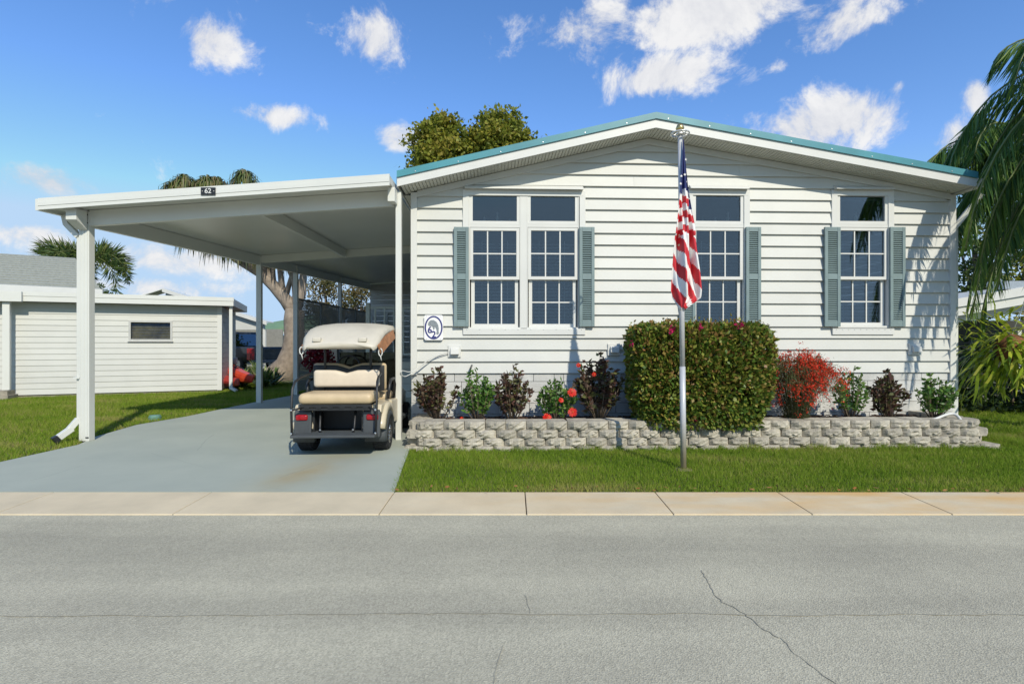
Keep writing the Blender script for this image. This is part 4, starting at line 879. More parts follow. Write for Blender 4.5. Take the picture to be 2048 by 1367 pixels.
# ------------------------------------------------------------------ lawns: real blades
GRASS = leafmat('grass_blades', [(.085, .155, .014), (.145, .25, .02), (.21, .31, .03), (.28, .33, .05), (.37, .33, .12)], .8, .35, .1)
def lawn(name, label, poly, dens, hgt, wid, zb=0):
    P = np.array(poly); lo, hi = P.min(0), P.max(0); n = int((hi - lo).prod() * dens); q = lo + rng.random((n, 2)) * (hi - lo); ins = np.zeros(n, bool)
    for i in range(len(P)):
        a, b = P[i], P[(i + 1) % len(P)]; c = (a[1] > q[:, 1]) != (b[1] > q[:, 1]); ins ^= c & (q[:, 0] < (b[0] - a[0]) * (q[:, 1] - a[1]) / (b[1] - a[1] + 1e-12) + a[0])
    q = q[ins]; n = len(q); h = hgt * (.5 + .8 * rng.random(n)); patch = np.sin(q[:, 0] * 2.1 + np.sin(q[:, 1] * 3)) * np.sin(q[:, 1] * 2.7 + q[:, 0]) ; h *= 1 + .18 * patch
    if name == 'front_lawn': h *= 1 + 1.1 * np.clip((q[:, 1] - 6.48) / .12, 0, 1) * (np.sin(q[:, 0] * 11) * np.sin(q[:, 0] * 4.3 + 1) > .1)
    a = rng.random(n) * 6.283; s = np.stack([np.cos(a), np.sin(a)], 1) * wid / 2; ln = rng.normal(size=(n, 2)) * .55 * h[:, None]
    V = np.zeros((n, 3, 3)); V[:, 0, :2] = q + s; V[:, 1, :2] = q - s; V[:, 2, :2] = q + ln; V[:, :2, 2] = zb - .012; V[:, 2, 2] = zb + h
    dry = np.clip(np.sin(q[:, 0] * 1.3 + 2 * np.sin(q[:, 1] * 1.9)) * np.sin(q[:, 1] * 4.1 + q[:, 0] * .7) - .35, 0, 1) + .5 * np.clip((YB + .22 - q[:, 1]) / .22, 0, 1); rnd = np.clip((.55 if name == 'side_lawn' else .42) + .16 * patch + .5 * dry + rng.normal(size=n) * .22, 0, 1)
    tag(link(name, fastmesh(name, V.reshape(-1, 3), 3, GRASS, rnd)), label, 'grass', kind='stuff')
lawn('front_lawn', 'short green lawn strip between the gutter and the block wall', [(-1.08, YB + .005), (9, YB + .005), (9, 8.2), (6.5, 8.0), (6.42, 6.78), (-1.3, 6.6)], 6500, .036, .006)
lawn('side_lawn', 'green lawn between the driveway and the white shed', [(-6.62, YB + .01), (-5.8, 5.55), (-5.74, 6.9), (-5.99, 7.5), (-6.2, 8.6), (-5.97, 9.6), (-5.95, 10.6), (-5.9, 12), (-5.65, 14), (-6.4, 17), (-9, 19), (-9, 15), (-12.5, 12.8), (-13, 9), (-9, YB + .01)], 2300, .05, .009)
lawn('right_lawn', 'shaded grass beyond the right end of the block wall', [(6.6, 8.0), (11, 8.0), (12, 14), (7, 14)], 1500, .05, .01)
lv = leaves([(x, YB + random.uniform(-.06, .12), .03) for x in np.linspace(-1, 6.5, 60)], [(random.gauss(0, 1), random.gauss(0, 1), .1) for _ in range(60)], .05, .02)
tag(link('fallen_leaves', fastmesh('fallen_leaves', lv, 4, leafmat('dry_leaf', [(.25, .10, .03), (.3, .18, .07)], .8, .1))), 'dry brown leaves caught along the lawn edge', 'leaves', kind='stuff')
vb = gp(310, 838); t = thing('valve_box', 'small green plastic utility cap in the lawn beside the driveway', 'valve box', (vb.x, vb.y, 0)); VG = mat('valve_green', (.12, .25, .2), .6)
MB().lathe([(.10, -.05), (.10, .05), (.085, .06)], (0, 0, 0), n=16).build('body', VG, t); MB().lathe([(.09, .055), (.085, .075), (0, .08)], (0, 0, 0), n=16).build('lid', VG, t)
# ------------------------------------------------------------------ palms and trees
def frond(o, az, ln, el, drop, n, ll, lw, plum=0, hang=.5, seed=0):
    """rachis points and leaflet polygons of one arching frond"""
    d = Vector((math.cos(az), math.sin(az), 0)); pts = []; k = 12
    for i in range(k + 1):
        t = i / k; pts.append(Vector(o) + d * ln * (math.sin(t * 1.35) / math.sin(1.35)) * math.cos(el * .5) + Vector((0, 0, ln * (math.sin(el) * t - drop * t ** 2.2))))
    P, D, Ls = [], [], []
    for i in range(n):
        t = .12 + .88 * (i / n); j = min(k - 1, int(t * k)); f = t * k - j; p = pts[j].lerp(pts[j+1], f); a = (pts[j+1] - pts[j]).normalized(); s = a.cross(Vector((0, 0, 1)))
        s = s.normalized() if s.length > .05 else Vector((-d.y, d.x, 0)); u = s.cross(a).normalized()
        for sg in (-1, 1):
            if plum: ph = random.random() * 6.28; v = (s * math.cos(ph) + u * math.sin(ph)) * .9 + a * .55
            else: v = s * sg * random.uniform(.6, 1) + a * .75 + Vector((0, 0, -hang * random.uniform(.6, 1.3)))
            P.append(tuple(p)); D.append(tuple(v)); Ls.append(ll * (math.sin(math.pi * (.18 + .75 * t)) ** .7))
    return pts, P, D, Ls
def palm(name, label, base, crown, fronds, lm, n, ll, lw, plum=0, hang=.5, trunk_r=.13, cat='palm tree', group=None):
    b = Vector(base); c = Vector(crown) - b; t = thing(name, label, cat, b, 0, group)
    tr = [Vector((0, 0, 0)).lerp(c, i / 10) for i in range(11)]; MB().tube(tr, [trunk_r * (1.25 - .35 * i / 10) * (1 + .04 * (i % 2)) for i in range(11)], 12).build('trunk', mat('palm_trunk', (.24, .2, .16), .95, .35, 6, .8, 20), t, True)
    for az, ln, el, dr in fronds:
        pts, P, D, Ls = frond(c, az, ln, el, dr, n, ll, lw, plum, hang)
        f = link('frond', fastmesh('frond', leaves(P, D, np.array(Ls), lw, droop=.12 if not plum else .05), 4, lm), t)
        MB().tube(pts, [.022 * (1 - .8 * i / len(pts)) + .003 for i in range(len(pts))], 5).build('rachis', mat('rachis_green', (.16, .19, .06), .6), f, True)
    return t
QPL = leafmat('queen_palm_leaflets', [(.05, .11, .025), (.085, .17, .03), (.14, .24, .04), (.22, .31, .07)], .4, .35)
FOX = leafmat('foxtail_leaflets', [(.03, .065, .02), (.06, .11, .025), (.11, .15, .03), (.17, .18, .05)], .5, .25)
fr = [(R(180), 2.7, R(62), .95), (R(160), 3.0, R(40), 1.05), (R(195), 2.9, R(48), 1.25), (R(212), 2.6, R(20), 1.0), (R(172), 2.9, R(18), 1.1), (R(145), 2.9, R(30), .9), (R(185), 2.4, R(80), .55), (R(230), 2.4, R(45), 1.1), (R(200), 2.2, R(-5), .85), (R(165), 2.5, R(-2), .95), (R(150), 2.6, R(70), .7),
      (R(100), 3, R(40), .8), (R(60), 3, R(30), .9), (R(20), 3, R(40), .9), (R(-20), 3, R(30), .9), (R(-60), 2.6, R(45), .9), (R(280), 2.2, R(60), .9), (R(130), 2.8, R(5), .9), (R(190), 2.9, R(30), 1.15), (R(178), 2.2, R(5), 1.25), (R(188), 2.6, R(-8), 1.1), (R(168), 2.4, R(-20), .85), (R(205), 2.5, R(60), .9), (R(176), 3.0, R(75), 1.0), (R(220), 2.8, R(35), 1.2), (R(150), 2.3, R(-10), 1.35), (R(160), 2.5, R(10), 1.45), (R(172), 2.1, R(-25), 1.2), (R(140), 2.4, R(0), 1.3), (R(182), 2.0, R(-30), 1.1), (R(155), 2.6, R(35), 1.3)]
palm('queen_palm', 'tall feathery palm in front at right, its fronds drooping by the house corner', (9.2, 6.85, -.02), (9.1, 6.85, 4.95), fr, QPL, 120, .66, .024, hang=.9, trunk_r=.15)
fr2 = [(R(a), l, R(e), d) for a, l, e, d in ((175, 2.6, 60, .95), (190, 2.3, 20, 1.1), (160, 2.4, 35, 1.1), (205, 2.4, 45, 1.2), (215, 2.0, 5, 1.0), (240, 2.3, 30, 1.1), (265, 2.2, 50, 1.0), (185, 2.1, 75, .6), (170, 2.0, -5, .9), (120, 2.4, 40, .9), (80, 2.4, 40, .9), (20, 2.4, 40, .9), (320, 2.4, 35, 1.0), (225, 2.2, 65, .8), (182, 2.5, 40, 1.0), (197, 2.5, 65, .9), (152, 2.3, 60, .8), (210, 2.2, 25, 1.2), (250, 2.1, 10, 1.0), (178, 2.3, 8, 1.2), (203, 2.0, -10, .9), (165, 2.6, 50, 1.2))]
cc = px(2110, 335, 9.6)
palm('queen_palm', 'smaller feathery palm behind, at the right picture edge', (cc.x + .1, 9.6, -.02), cc, fr2, QPL, 110, .6, .026, hang=.9, trunk_r=.11)
pc = px(168, 520, 30); fx = [(R(a), l, R(e), d) for a, l, e, d in ((175, 2.9, 48, 1.05), (200, 2.4, 60, .7), (0, 2.7, 45, 1.15), (-15, 2.6, 25, 1.3), (20, 2.4, 55, 1.0), (90, 2, 70, .5), (150, 2.2, 70, .6), (270, 2.4, 40, 1.0), (230, 2.4, 40, 1.0), (310, 2.6, 30, 1.2), (40, 2.2, 35, 1.1), (120, 2.3, 30, 1.0))]
palm('foxtail_palm', 'bushy foxtail palm rising behind the grey shingle roof', (pc.x, 30, -.02), pc, fx, FOX, 110, .75, .06, plum=1, trunk_r=.16)
def crown_mesh(c, rad, nclump, per, ll, lw, zb=.2, shell=.5):
    P = []; 
    d = rdir(nclump); r_ = (shell + (1 - shell) * rng.random(nclump))[:, None]; C = d * r_ * np.array(rad) + np.array(c); s = min(rad) * .17
    for q in C: P.append(q + rng.normal(size=(per, 3)) * s * np.array([1, 1, .75]) * (.6 + .6 * rng.random()))
    P = np.concatenate(P); rnd = np.clip(np.repeat(rng.random(nclump) * .6, per) + rng.random(len(P)) * .4, 0, 1); return leaves(P, rdir(len(P), zb), ll, lw), rnd, C
def tree(name, label, base, h, rad, lm, nclump, per, ll, lw, tr=.2, group=None, zc=None):
    t = thing(name, label, 'tree', base, 0, group); zc = zc or h - rad[2] * .85; V, rnd, C = crown_mesh((0, 0, zc), rad, nclump, per, ll, lw)
    link('crown', fastmesh('crown', V, 4, lm, rnd), t); mb = MB(); mb.tube([(0, 0, 0), (.1, 0, zc * .4), (0, .05, zc - rad[2] * .5)], [tr, tr * .8, tr * .55], 10)
    for q in C[::max(1, len(C) // 14)]: q = Vector(q); mb.tube([(0, .03, zc - rad[2] * .7), q * .5 + Vector((0, 0, zc * .48)), q], [tr * .45, tr * .25, .02], 6)
    mb.build('trunk', mat('grey_bark', (.19, .16, .13), .95, .3, 8, .7, 25), t, True); return t
OLIVE = leafmat('olive_leaves', [(.09, .12, .02), (.17, .2, .026), (.26, .28, .035), (.36, .31, .05), (.26, .2, .05)], .5, .4)
MIDG = leafmat('mid_green_leaves', [(.022, .045, .014), (.045, .08, .02), (.08, .12, .03), (.13, .15, .04)], .5, .3)
OCHR = leafmat('ochre_leaves', [(.05, .06, .02), (.12, .11, .035), (.2, .15, .06), (.10, .12, .04)], .5, .3)
for (cx0, ytop, Y, rx, rz_, nm, lb, lm, nc) in ((882, 246, 25, 1.5, 2.4, 'shade_tree', 'olive leafed tree showing above the left roof slope, the left crown', OLIVE, 150), (1000, 238, 25.5, 1.9, 2.0, 'shade_tree', 'olive leafed tree showing above the left roof slope, the right crown', OLIVE, 170)):
    tp = px(cx0, ytop, Y); tree(nm, lb, (tp.x, Y, -.02), tp.z, (rx, 1.5, rz_), lm, nc, 110, .2, .13, .2, 'trees behind the house')
for cx0, ytop, Y, rx, rz_, lb, lm in ((655, 555, 34, 1.5, 2.0, 'loose tree with ochre leaves seen above the lattice screen, on the left', OCHR), (715, 560, 36, 1.4, 2.2, 'loose tree with ochre leaves seen above the lattice screen, on the right', OCHR),
        (1955, 400, 21, 2.0, 2.9, 'dense green tree behind the drooping palm fronds beside the house', MIDG), (2075, 390, 20, 2.2, 3.0, 'dense green tree behind the palm at the right picture edge', OLIVE), (192, 572, 45, 1.6, 1.8, 'far dark tree low beside the foxtail palm', MIDG), (375, 594, 60, .8, 1.6, 'tiny far treetop above the shed roof', MIDG)):
    tp = px(cx0, ytop, Y); tree('background_tree', lb, (tp.x, Y, -.02), tp.z, (rx, 1.6, rz_), lm, 60, 60, .17, .11, .15, 'trees in the background')
def ponytail():
    Y = 19.6; b = px(560, 757, Y); b.z = -.02; t = thing('ponytail_palm', 'thick grey trunked ponytail palm leaning behind the carport posts', 'tree', b)
    L = lambda x, y, dy=0: px(x, y, Y + dy) - b
    BARK = mat('furrowed_bark', (.34, .28, .22), .95, .0, 5, 1.0, 14, col2=(.19, .155, .12)); mb = MB()
    mb.tube([L(548, 766), L(562, 748), L(577, 728), L(586, 700), L(589, 670), L(588, 640), L(590, 618)], [.62, .52, .44, .39, .36, .36, .34], 16); mb.build('trunk', BARK, t, True)
    heads = [(368, 370, 0), (432, 374, .4), (490, 360, .5), (440, 490, -.8), (392, 478, -1), (520, 505, .3), (478, 500, -1.0), (555, 490, .8), (580, 505, -.5), (612, 515, .2), (635, 525, .6), (545, 505, -.3), (598, 500, -.9), (352, 384, -.3), (398, 382, .3), (414, 372, .2)]
    fork = L(590, 628); j1 = L(548, 575); j2 = L(566, 580, .3); j3 = L(603, 570)
    br = [([fork, L(572, 600), L(548, 572), L(520, 545), L(470, 515), L(430, 470), L(*heads[0])], .26), ([L(548, 572), L(535, 540), L(510, 500), L(490, 430), L(*heads[2])], .15), ([L(566, 592), L(562, 555), L(556, 510), L(*heads[7])], .13), ([fork, L(594, 590), L(590, 560), L(578, 535), L(*heads[8])], .19), ([fork, L(604, 585), L(607, 540), L(*heads[9])], .19), ([L(470, 515), L(440, 490), L(*heads[4])], .10), ([L(520, 545), L(512, 510), L(*heads[6])], .10), ([L(430, 470), L(432, 430), L(*heads[1])], .1), ([L(607, 540), L(630, 520), L(*heads[10])], .1), ([L(548, 572), L(545, 530), L(*heads[11])], .1), ([L(573, 588), L(585, 545), L(*heads[12])], .1), ([L(470, 515), L(455, 470), L(*heads[3])], .1), ([L(510, 500), L(515, 460), L(*heads[5])], .1), ([L(430, 470), L(400, 420), L(*heads[13])], .08), ([L(432, 430), L(410, 400), L(*heads[14])], .08), ([L(490, 430), L(470, 400), L(*heads[15])], .08)]
    for pts, r_ in br: MB().tube(pts, [r_ * (1 - .55 * i / (len(pts) - 1)) for i in range(len(pts))], 10).build('branch', BARK, t, True)
    PT = leafmat('ponytail_leaves', [(.05, .075, .025), (.09, .13, .03), (.16, .18, .05), (.24, .19, .09), (.10, .13, .06)], .5, .3)
    for x, y, dy in heads:
        c = np.array(L(x, y, dy)); n = 240; az = rng.random(n) * 6.283; el = rng.uniform(-.2, 1.45, n); l = rng.uniform(.55, .95, n); V = []
        for a, e, q in zip(az, el, l):
            d = np.array([math.cos(a) * math.cos(e), math.sin(a) * math.cos(e), math.sin(e)]); s = np.array([-math.sin(a), math.cos(a), 0]) * .022
            p0 = c; p1 = c + d * q * .45; p2 = p1 + (d * .5 + np.array([0, 0, -.55])) * q * .5; p3 = p2 + (d * .15 + np.array([0, 0, -1])) * q * .55
            V += [p0 - s, p0 + s, p1 + s, p1 - s, p1 - s, p1 + s, p2 + s * .9, p2 - s * .9, p2 - s * .9, p2 + s * .9, p3 + s * .1, p3 - s * .1]
        link('leaf_head', fastmesh('leaf_head', np.array(V), 4, PT, np.repeat(rng.random(n), 3)), t)
ponytail()
def spiky(name, label, c, n, ln, w, lm, group=None, base=0):
    t = thing(name, label, 'plant', (c[0], c[1], base), 0, group); V = []
    for i in range(n):
        a = random.random() * 6.28; e = random.uniform(.35, 1.4); q = ln * random.uniform(.6, 1.1); d = np.array([math.cos(a) * math.cos(e), math.sin(a) * math.cos(e), math.sin(e)]); s = np.array([-math.sin(a), math.cos(a), 0]) * w / 2
        p0 = d * .03; p1 = d * q * .6; p2 = p1 + (d * .8 + np.array([0, 0, -.55])) * q * .45
        V += [p0 - s * .6, p0 + s * .6, p1 + s, p1 - s, p1 - s, p1 + s, p2 + s * .08, p2 - s * .08]
    link('leaves', fastmesh('leaves', np.array(V), 4, lm, np.repeat(rng.random(n), 2)), t)
    MB().lathe([(0, -.02), (.09, 0), (.06, .12), (0, .14)], (0, 0, 0), n=8).build('crown_base', STEM, t); return t
BROM = leafmat('strap_leaves', [(.06, .12, .03), (.12, .2, .04), (.22, .28, .08), (.3, .3, .14)], .4, .3)
for x, y, l, lb in ((488, 772, .85, 'spiky strap-leaved clump beside the orange kayak'), (530, 775, 1.0, 'spiky strap-leaved clump just right of the second carport post'), (548, 770, .9, 'spiky strap-leaved clump at the foot of the leaning trunk'), (515, 766, 1.1, 'tall spiky clump behind the second carport post')):
    c = gp(x, y); spiky('bromeliad', lb, c, 90, l, .055, BROM, 'spiky plants round the trunk')
# red-leaved plant behind the cart
rp_ = gp(640, 775); rt = thing('red_plant', 'dark red leaved plant behind the golf cart by the lattice', 'plant', (-4.9, 13.3, 0)); Pq = rdir(900) * (rng.random((900, 1)) ** .4) * [.40, .3, .36] + [0, 0, .95]
link('foliage', fastmesh('foliage', leaves(Pq, rdir(900), .09, .06), 4, leafmat('crimson_leaves', [(.12, .008, .015), (.25, .012, .03), (.05, .02, .015)], .5, .25)), rt)
MB().lathe([(0, .012), (.16, .012), (.22, .5), (.24, .52), (.2, .5), (0, .46)], (0, 0, 0), n=16).build('pot', mat('grey_pot', (.2, .2, .2), .7), rt, True); MB().tube([(0, 0, .45), (.02, 0, .95)], .02, 6).build('stem', STEM, rt)
# ------------------------------------------------------------------ shed on the left
B = gp(443, 783); A0 = gp(20, 795); dS = (A0 - B); dS.z = 0; dS.normalize(); SL = 11.0; sang = math.atan2(-dS.y, -dS.x)      # local x runs from left to the right corner
sh = thing('shed', 'long white sided shed with a small louvred window on the left lawn', 'shed', (B.x, B.y, 0), sang); SM = Matrix.Translation(B * Vector((1,1,0)).x if 0 else Vector((B.x, B.y, 0))) @ Matrix.Rotation(sang, 4, 'Z'); SI = SM.inverted()
def sp(x, y, d=0):
    o = SI @ Vector((0, 0, CH)); v = SI.to_3x3() @ Vector(((x - CX) / FP, 1, (HY - y) / FP)); k = (-d - o.y) / v.y; p = o + v * k; return p.x, p.z
WT = sp(443, 613)[1]; wx0, wz1 = sp(262, 644); wx1, wz0 = sp(341, 678)
MB().box((-SL, .02, -.05), (-.02, 2.9, .06)).build('slab', mat('old_concrete', (.3, .27, .21), .95, .25, 6), sh)
zz = .06
while zz < WT:
    zt = min(zz + .146, WT); segs = [(-SL, -.10)]
    if zz < wz1 and zt > wz0: segs = [(-SL, wx0 - .05), (wx1 + .05, -.10)]
    for a, b in segs: MB().add([(a, -.018, zz), (b, -.018, zz), (b, -.003, zt + .008), (a, -.003, zt + .008), (a, .02, zz), (b, .02, zz), (b, .02, zt + .008), (a, .02, zt + .008)], [(0,1,2,3), (7,6,5,4), (0,4,5,1), (1,5,6,2), (2,6,7,3), (3,7,4,0)]).build('siding_board', WHITE, sh)
    MB().box((-.02, .05, zz + .006), (0, 2.9, zt)).build('siding_board', WHITE, sh); zz += .146
MB().box((-.10, -.024, .05), (.012, .06, WT)).build('corner_board', TRIM, sh); MB().box((-SL, 2.85, .05), (-.02, 2.9, WT)).box((-SL, .4, .05), (-.03, .43, WT)).build('back_wall', WHITE, sh)
rfS = MB().box((-SL, -.30, WT + .02), (.32, 3.1, WT + .22)).build('roof', ALU, sh); MB().box((-SL, -.335, WT + .005), (.34, -.305, WT + .13)).build('lower_fascia', ALU, rfS); MB().box((-SL, -.345, WT + .135), (.35, -.305, WT + .24)).build('upper_fascia', ALU, rfS)
gx0 = sp(46, 590, .34)[0]; MB().box((-SL, -.42, WT - .01), (gx0, -.35, WT + .23)).build('gutter_box', ALU, rfS)
wf = MB()
for a, b, c, d in ((wx0 - .05, wx1 + .05, wz0 - .05, wz0), (wx0 - .05, wx1 + .05, wz1, wz1 + .05), (wx0 - .05, wx0, wz0, wz1), (wx1, wx1 + .05, wz0, wz1)): wf.box((a, -.03, c), (b, .03, d))
wnd = wf.build('window', mat('mill_aluminium', (.5, .5, .47), .5, .1, 8, metal=.3), sh); MB().box((wx0 - .07, -.06, wz0 - .07), (wx1 + .07, -.03, wz0 - .052)).build('sill', TRIM, wnd)
for i in range(6):
    z0 = wz0 + (wz1 - wz0) * i / 6; MB().add([(wx0, -.012, z0 + .004), (wx1, -.012, z0 + .004), (wx1, .02, z0 + (wz1 - wz0) / 6), (wx0, .02, z0 + (wz1 - wz0) / 6)], [(0,1,2,3)]).build('louvre_pane', glassmat('dusty_glass', .03, (.6, .6, .5)) if 'dusty_glass' not in MATS else MATS['dusty_glass'], wnd)
MB().box((wx0 - .03, .10, wz0 - .03), (wx1 + .03, .12, wz1 + .03)).build('curtain', mat('dull_curtain', (.24, .22, .14), .9, .5, 5), wnd)
pxx = sp(13, 700, .3)[0]; MB().box((pxx - .07, -.33, .22), (pxx + .07, -.25, WT + .0)).build('downspout', ALU, sh); MB().bar((.26, -.2, WT + .02), (.26, -.2, .1), .08, .06).bar((.26, -.2, .12), (.42, -.34, .04), .08, .06).build('downspout', ALU, sh)
MB().box((pxx - .6, -.6, -.01), (pxx + .15, -.12, .10)).box((pxx - .5, -.5, .10), (pxx + .10, -.15, .2)).build('step_block', mat('old_concrete', (.3, .27, .21)), sh)
# ------------------------------------------------------------------ neighbouring houses
def shingle_house():
    Y0, Y1 = 18.0, 22.0; e = px(203, 580, Y0); rg = px(150, 516, Y1); el = px(-300, 556, Y0 - 1.6); rl = px(-300, 488, Y1 - 1.6)
    t = thing('shingle_house', 'neighbour house with grey shingle roof behind the shed', 'house', (e.x, Y0, 0)); o = Vector((e.x, Y0, 0)); SH = mat('grey_shingle', (.36, .37, .31), .95, .0, 12, .5, 40, col2=(.24, .25, .21)); e, rg, el, rl = (v - o for v in (e, rg, el, rl))
    rf = MB().prism([e + Vector((0, .02, -.08)), el + Vector((0, .02, -.08)), rl + Vector((0, 0, -.08)), rg + Vector((0, 0, -.08))], (0, 0, .05)).prism([e + Vector((0, .02, -.08)), rg + Vector((0, 0, -.08)), e + Vector((-6.6, 8, -.08))], (0, 0, .05)).build('roof', SH, t)
    nrow = 14
    for i in range(nrow):                       # shingle courses, each overlapping the one below
        a, b = i / nrow, min(1, (i + 1.15) / nrow); up = Vector((0, -.012, .028))
        MB().add([e.lerp(rg, a) + up, el.lerp(rl, a) + up, el.lerp(rl, b) + Vector((0, 0, .004)), e.lerp(rg, b) + Vector((0, 0, .004)), e.lerp(rg, a), el.lerp(rl, a)], [(0,1,2,3), (4,5,1,0)]).build('shingle_course', SH, rf)
    MB().prism([e + Vector((.05, -.03, -.2)), el + Vector((0, -.03, -.2)), el + Vector((0, -.03, .03)), e + Vector((.05, -.03, .03))], (0, .04, 0)).build('fascia', TRIM, t)
    MB().prism([Vector((-.5, .5, 0)), Vector((el.x, -1.1, 0)), Vector((el.x, 6, 0)), Vector((-.5, 7, 0))], (0, 0, e.z - .1)).build('wall', WHITE, t)
shingle_house()
def gable_house():
    Y = 29; a = px(447, 616, Y); b = px(538, 645, Y); s = (a.z - b.z) / (b.x - a.x); t = thing('gable_house', 'white gabled house with an open dark garage beyond the shed', 'house', (a.x, Y, 0)); pkx = -3.2; P = lambda x: a.z - s * x
    br = b.x - a.x; zt = px(447, 659, Y).z
    MB().prism([(pkx, 0, zt), (br - .25, 0, zt), (br - .25, 0, P(br - .25) - .03), (pkx, 0, P(pkx) - .03)], (0, .1, 0)).build('gable_wall', WHITE, t)
    MB().prism([(pkx, -.3, P(pkx) - .14), (br, -.3, P(br) - .14), (br, -.3, P(br) + .06), (pkx, -.3, P(pkx) + .06)], (0, .06, 0)).build('fascia', TRIM, t); MB().prism([(pkx, -.24, P(pkx)), (br, -.24, P(br)), (br, -.24, P(br) + .05), (pkx, -.24, P(pkx) + .05)], (0, .8, 0)).build('roof', ALU, t)
    MB().box((-6, 2.4, 0), (br - .3, 2.5, zt + .1)).box((-6, .1, 0), (-5.9, 2.4, zt)).build('garage_wall', mat('garage_grey', (.24, .24, .22), .9), t); MB().box((br - .35, 0, 0), (br - .2, .12, zt)).build('post', TRIM, t)
    MB().prism([(pkx * 2 - br, -.24, P(br)), (pkx, -.24, P(pkx)), (pkx, -.24, P(pkx) + .05), (pkx * 2 - br, -.24, P(br) + .05)], (0, .8, 0)).build('roof', ALU, t)
gable_house()
def green_house():
    Y = 42; a = px(520, 668, Y); b = px(585, 655, Y); rdg = px(585, 632, Y + 3); t = thing('green_roof_house', 'pale house with a green metal roof seen left of the leaning trunk', 'house', (a.x, Y, 0)); o = Vector((a.x, Y, 0)); e0 = a - o; e1 = px(680, 655, Y) - o; r0 = px(520, 650, Y + 3) - o; r1 = px(680, 622, Y + 3) - o
    rf = MB().prism([e0, e1, r1, r0], (0, 0, .08)).build('roof', mat('green_roof', (.17, .27, .12), .5, .15, 3), t); MB().prism([e0 + Vector((0, -.02, -.15)), e1 + Vector((0, -.02, -.15)), e1 + Vector((0, -.02, .05)), e0 + Vector((0, -.02, .05))], (0, .03, 0)).build('fascia', TRIM, t)
    x = .3
    while x < e1.x: MB().box((x, .5, 0), (x + .95, .56, e0.z - .1 + .02)).build('wall_panel', mat('pale_panel', (.45, .5, .5), .6), t); x += 1.0
green_house()
def right_house():
    Y = 13.5; a = px(1915, 607, Y); b = px(2140, 560, Y); t = thing('right_neighbor_house', 'white flat roofed neighbour home half hidden behind the palm', 'house', (a.x, Y, 0)); o = Vector((a.x, Y, 0)); e0, e1 = a - o - Vector((.6, 0, 0)), b - o; dz = Vector((0, 0, -.42))
    MB().prism([e0 + dz, e1 + dz, e1, e0], (0, 7, 0)).build('roof', ALU, t); MB().prism([e0 + dz * .45 + Vector((0, -.06, 0)), e1 + dz * .45 + Vector((0, -.06, 0)), e1 + Vector((0, -.06, .03)), e0 + Vector((0, -.06, .03))], (0, .055, 0)).build('fascia', TRIM, t)
    MB().prism([e0 + dz * 1.5 + Vector((0, .35, 0)), e1 + dz * 1.5 + Vector((0, .35, 0)), e1 + dz + Vector((0, .35, 0)), e0 + dz + Vector((0, .35, 0))], (0, .1, 0)).build('beam', ALU, t)
    MB().box((-1, 1.4, 0), (5, 1.5, 2.0)).build('wall', mat('shaded_panel', (.05, .05, .045), .9), t)  # near-black wall colour stands in for the deep shade under the roof
    for x in (1.9, 4): MB().box((x, .36, 0), (x + .1, .46, 1.7)).build('post', ALU, t)
    MB().box((1.2, .0, e1.z + .02 - .25), (1.75, .5, e1.z - .02)).build('roof_vent', STEEL, t)
right_house()
# hedge and hanging fern on the right
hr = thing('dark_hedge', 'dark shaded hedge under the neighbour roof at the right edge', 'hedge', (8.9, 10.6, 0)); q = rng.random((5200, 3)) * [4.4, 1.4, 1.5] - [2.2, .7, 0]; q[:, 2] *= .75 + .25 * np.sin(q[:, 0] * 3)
link('foliage', fastmesh('foliage', leaves(q, rdir(5200), .12, .07), 4, leafmat('shade_leaves', [(.012, .025, .01), (.025, .05, .014), (.04, .07, .02)], .5, .2)), hr); MB().tube([(0, 0, 0), (0, 0, .8)], .03, 6).tube([(-1.2, 0, 0), (-1.2, 0, .8)], .03, 6).tube([(1.2, 0, 0), (1.2, 0, .8)], .03, 6).build('stems', STEM, hr)  # leaf colours darkened so the shade here is part of them
LIME = leafmat('lime_straps', [(.16, .24, .02), (.30, .40, .03), (.46, .52, .05), (.55, .53, .09)], .45, .35)
def staghorn():
    Y = 7.75; c = px(2022, 700, Y); t = thing('staghorn_fern', 'lime green strap-leaved fern hanging round a rusty brown root ball', 'fern', c); V = []
    for i in range(260):
        a = random.random() * 6.28; e = random.uniform(-.9, 1.1); l = random.uniform(.35, .75); d = np.array([math.cos(a) * math.cos(e), math.sin(a) * math.cos(e), math.sin(e)]); s = np.cross(d, [0, 0, 1]); s = s / (np.linalg.norm(s) + 1e-6) * .017
        p = d * .2 + rng.normal(size=3) * [.16, .1, .14]; pts = [p]; v = d.copy()
        for k in range(4): v = v + np.array([0, 0, -.30]) + rng.normal(size=3) * .16; v /= np.linalg.norm(v); pts.append(pts[-1] + v * l / 4)
        w = (.6, 1, 1.3, 1.1, .1)
        for k in range(4): V += [pts[k] - s * w[k], pts[k] + s * w[k], pts[k+1] + s * w[k+1], pts[k+1] - s * w[k+1]]
        if i % 2 == 0:
            p2 = pts[3]; f = p2 + (np.array([s[0], s[1], 0]) * 6 + np.array([0, 0, -.05])); V += [p2 - s, p2 + s, f + s * .2 + [0, 0, -.05], f - s * .2 + [0, 0, -.05]]
    n = len(V) // 4; link('fronds', fastmesh('fronds', np.array(V), 4, LIME, rng.random(n)), t)
    MB().lathe([(0, -.22), (.13, -.18), (.2, -.05), (.2, .08), (.12, .19), (0, .22)], (.05, .05, .02), n=14).build('root_ball', mat('rusty_fibre', (.22, .09, .04), .95, .4, 14, .8, 30), t, True)
    MB().tube([(.05, .05, .2), (.3, 0, 1.0), (.55, -.15, 2.2)], .006, 5).build('hanger_chain', STEEL, t)
staghorn()
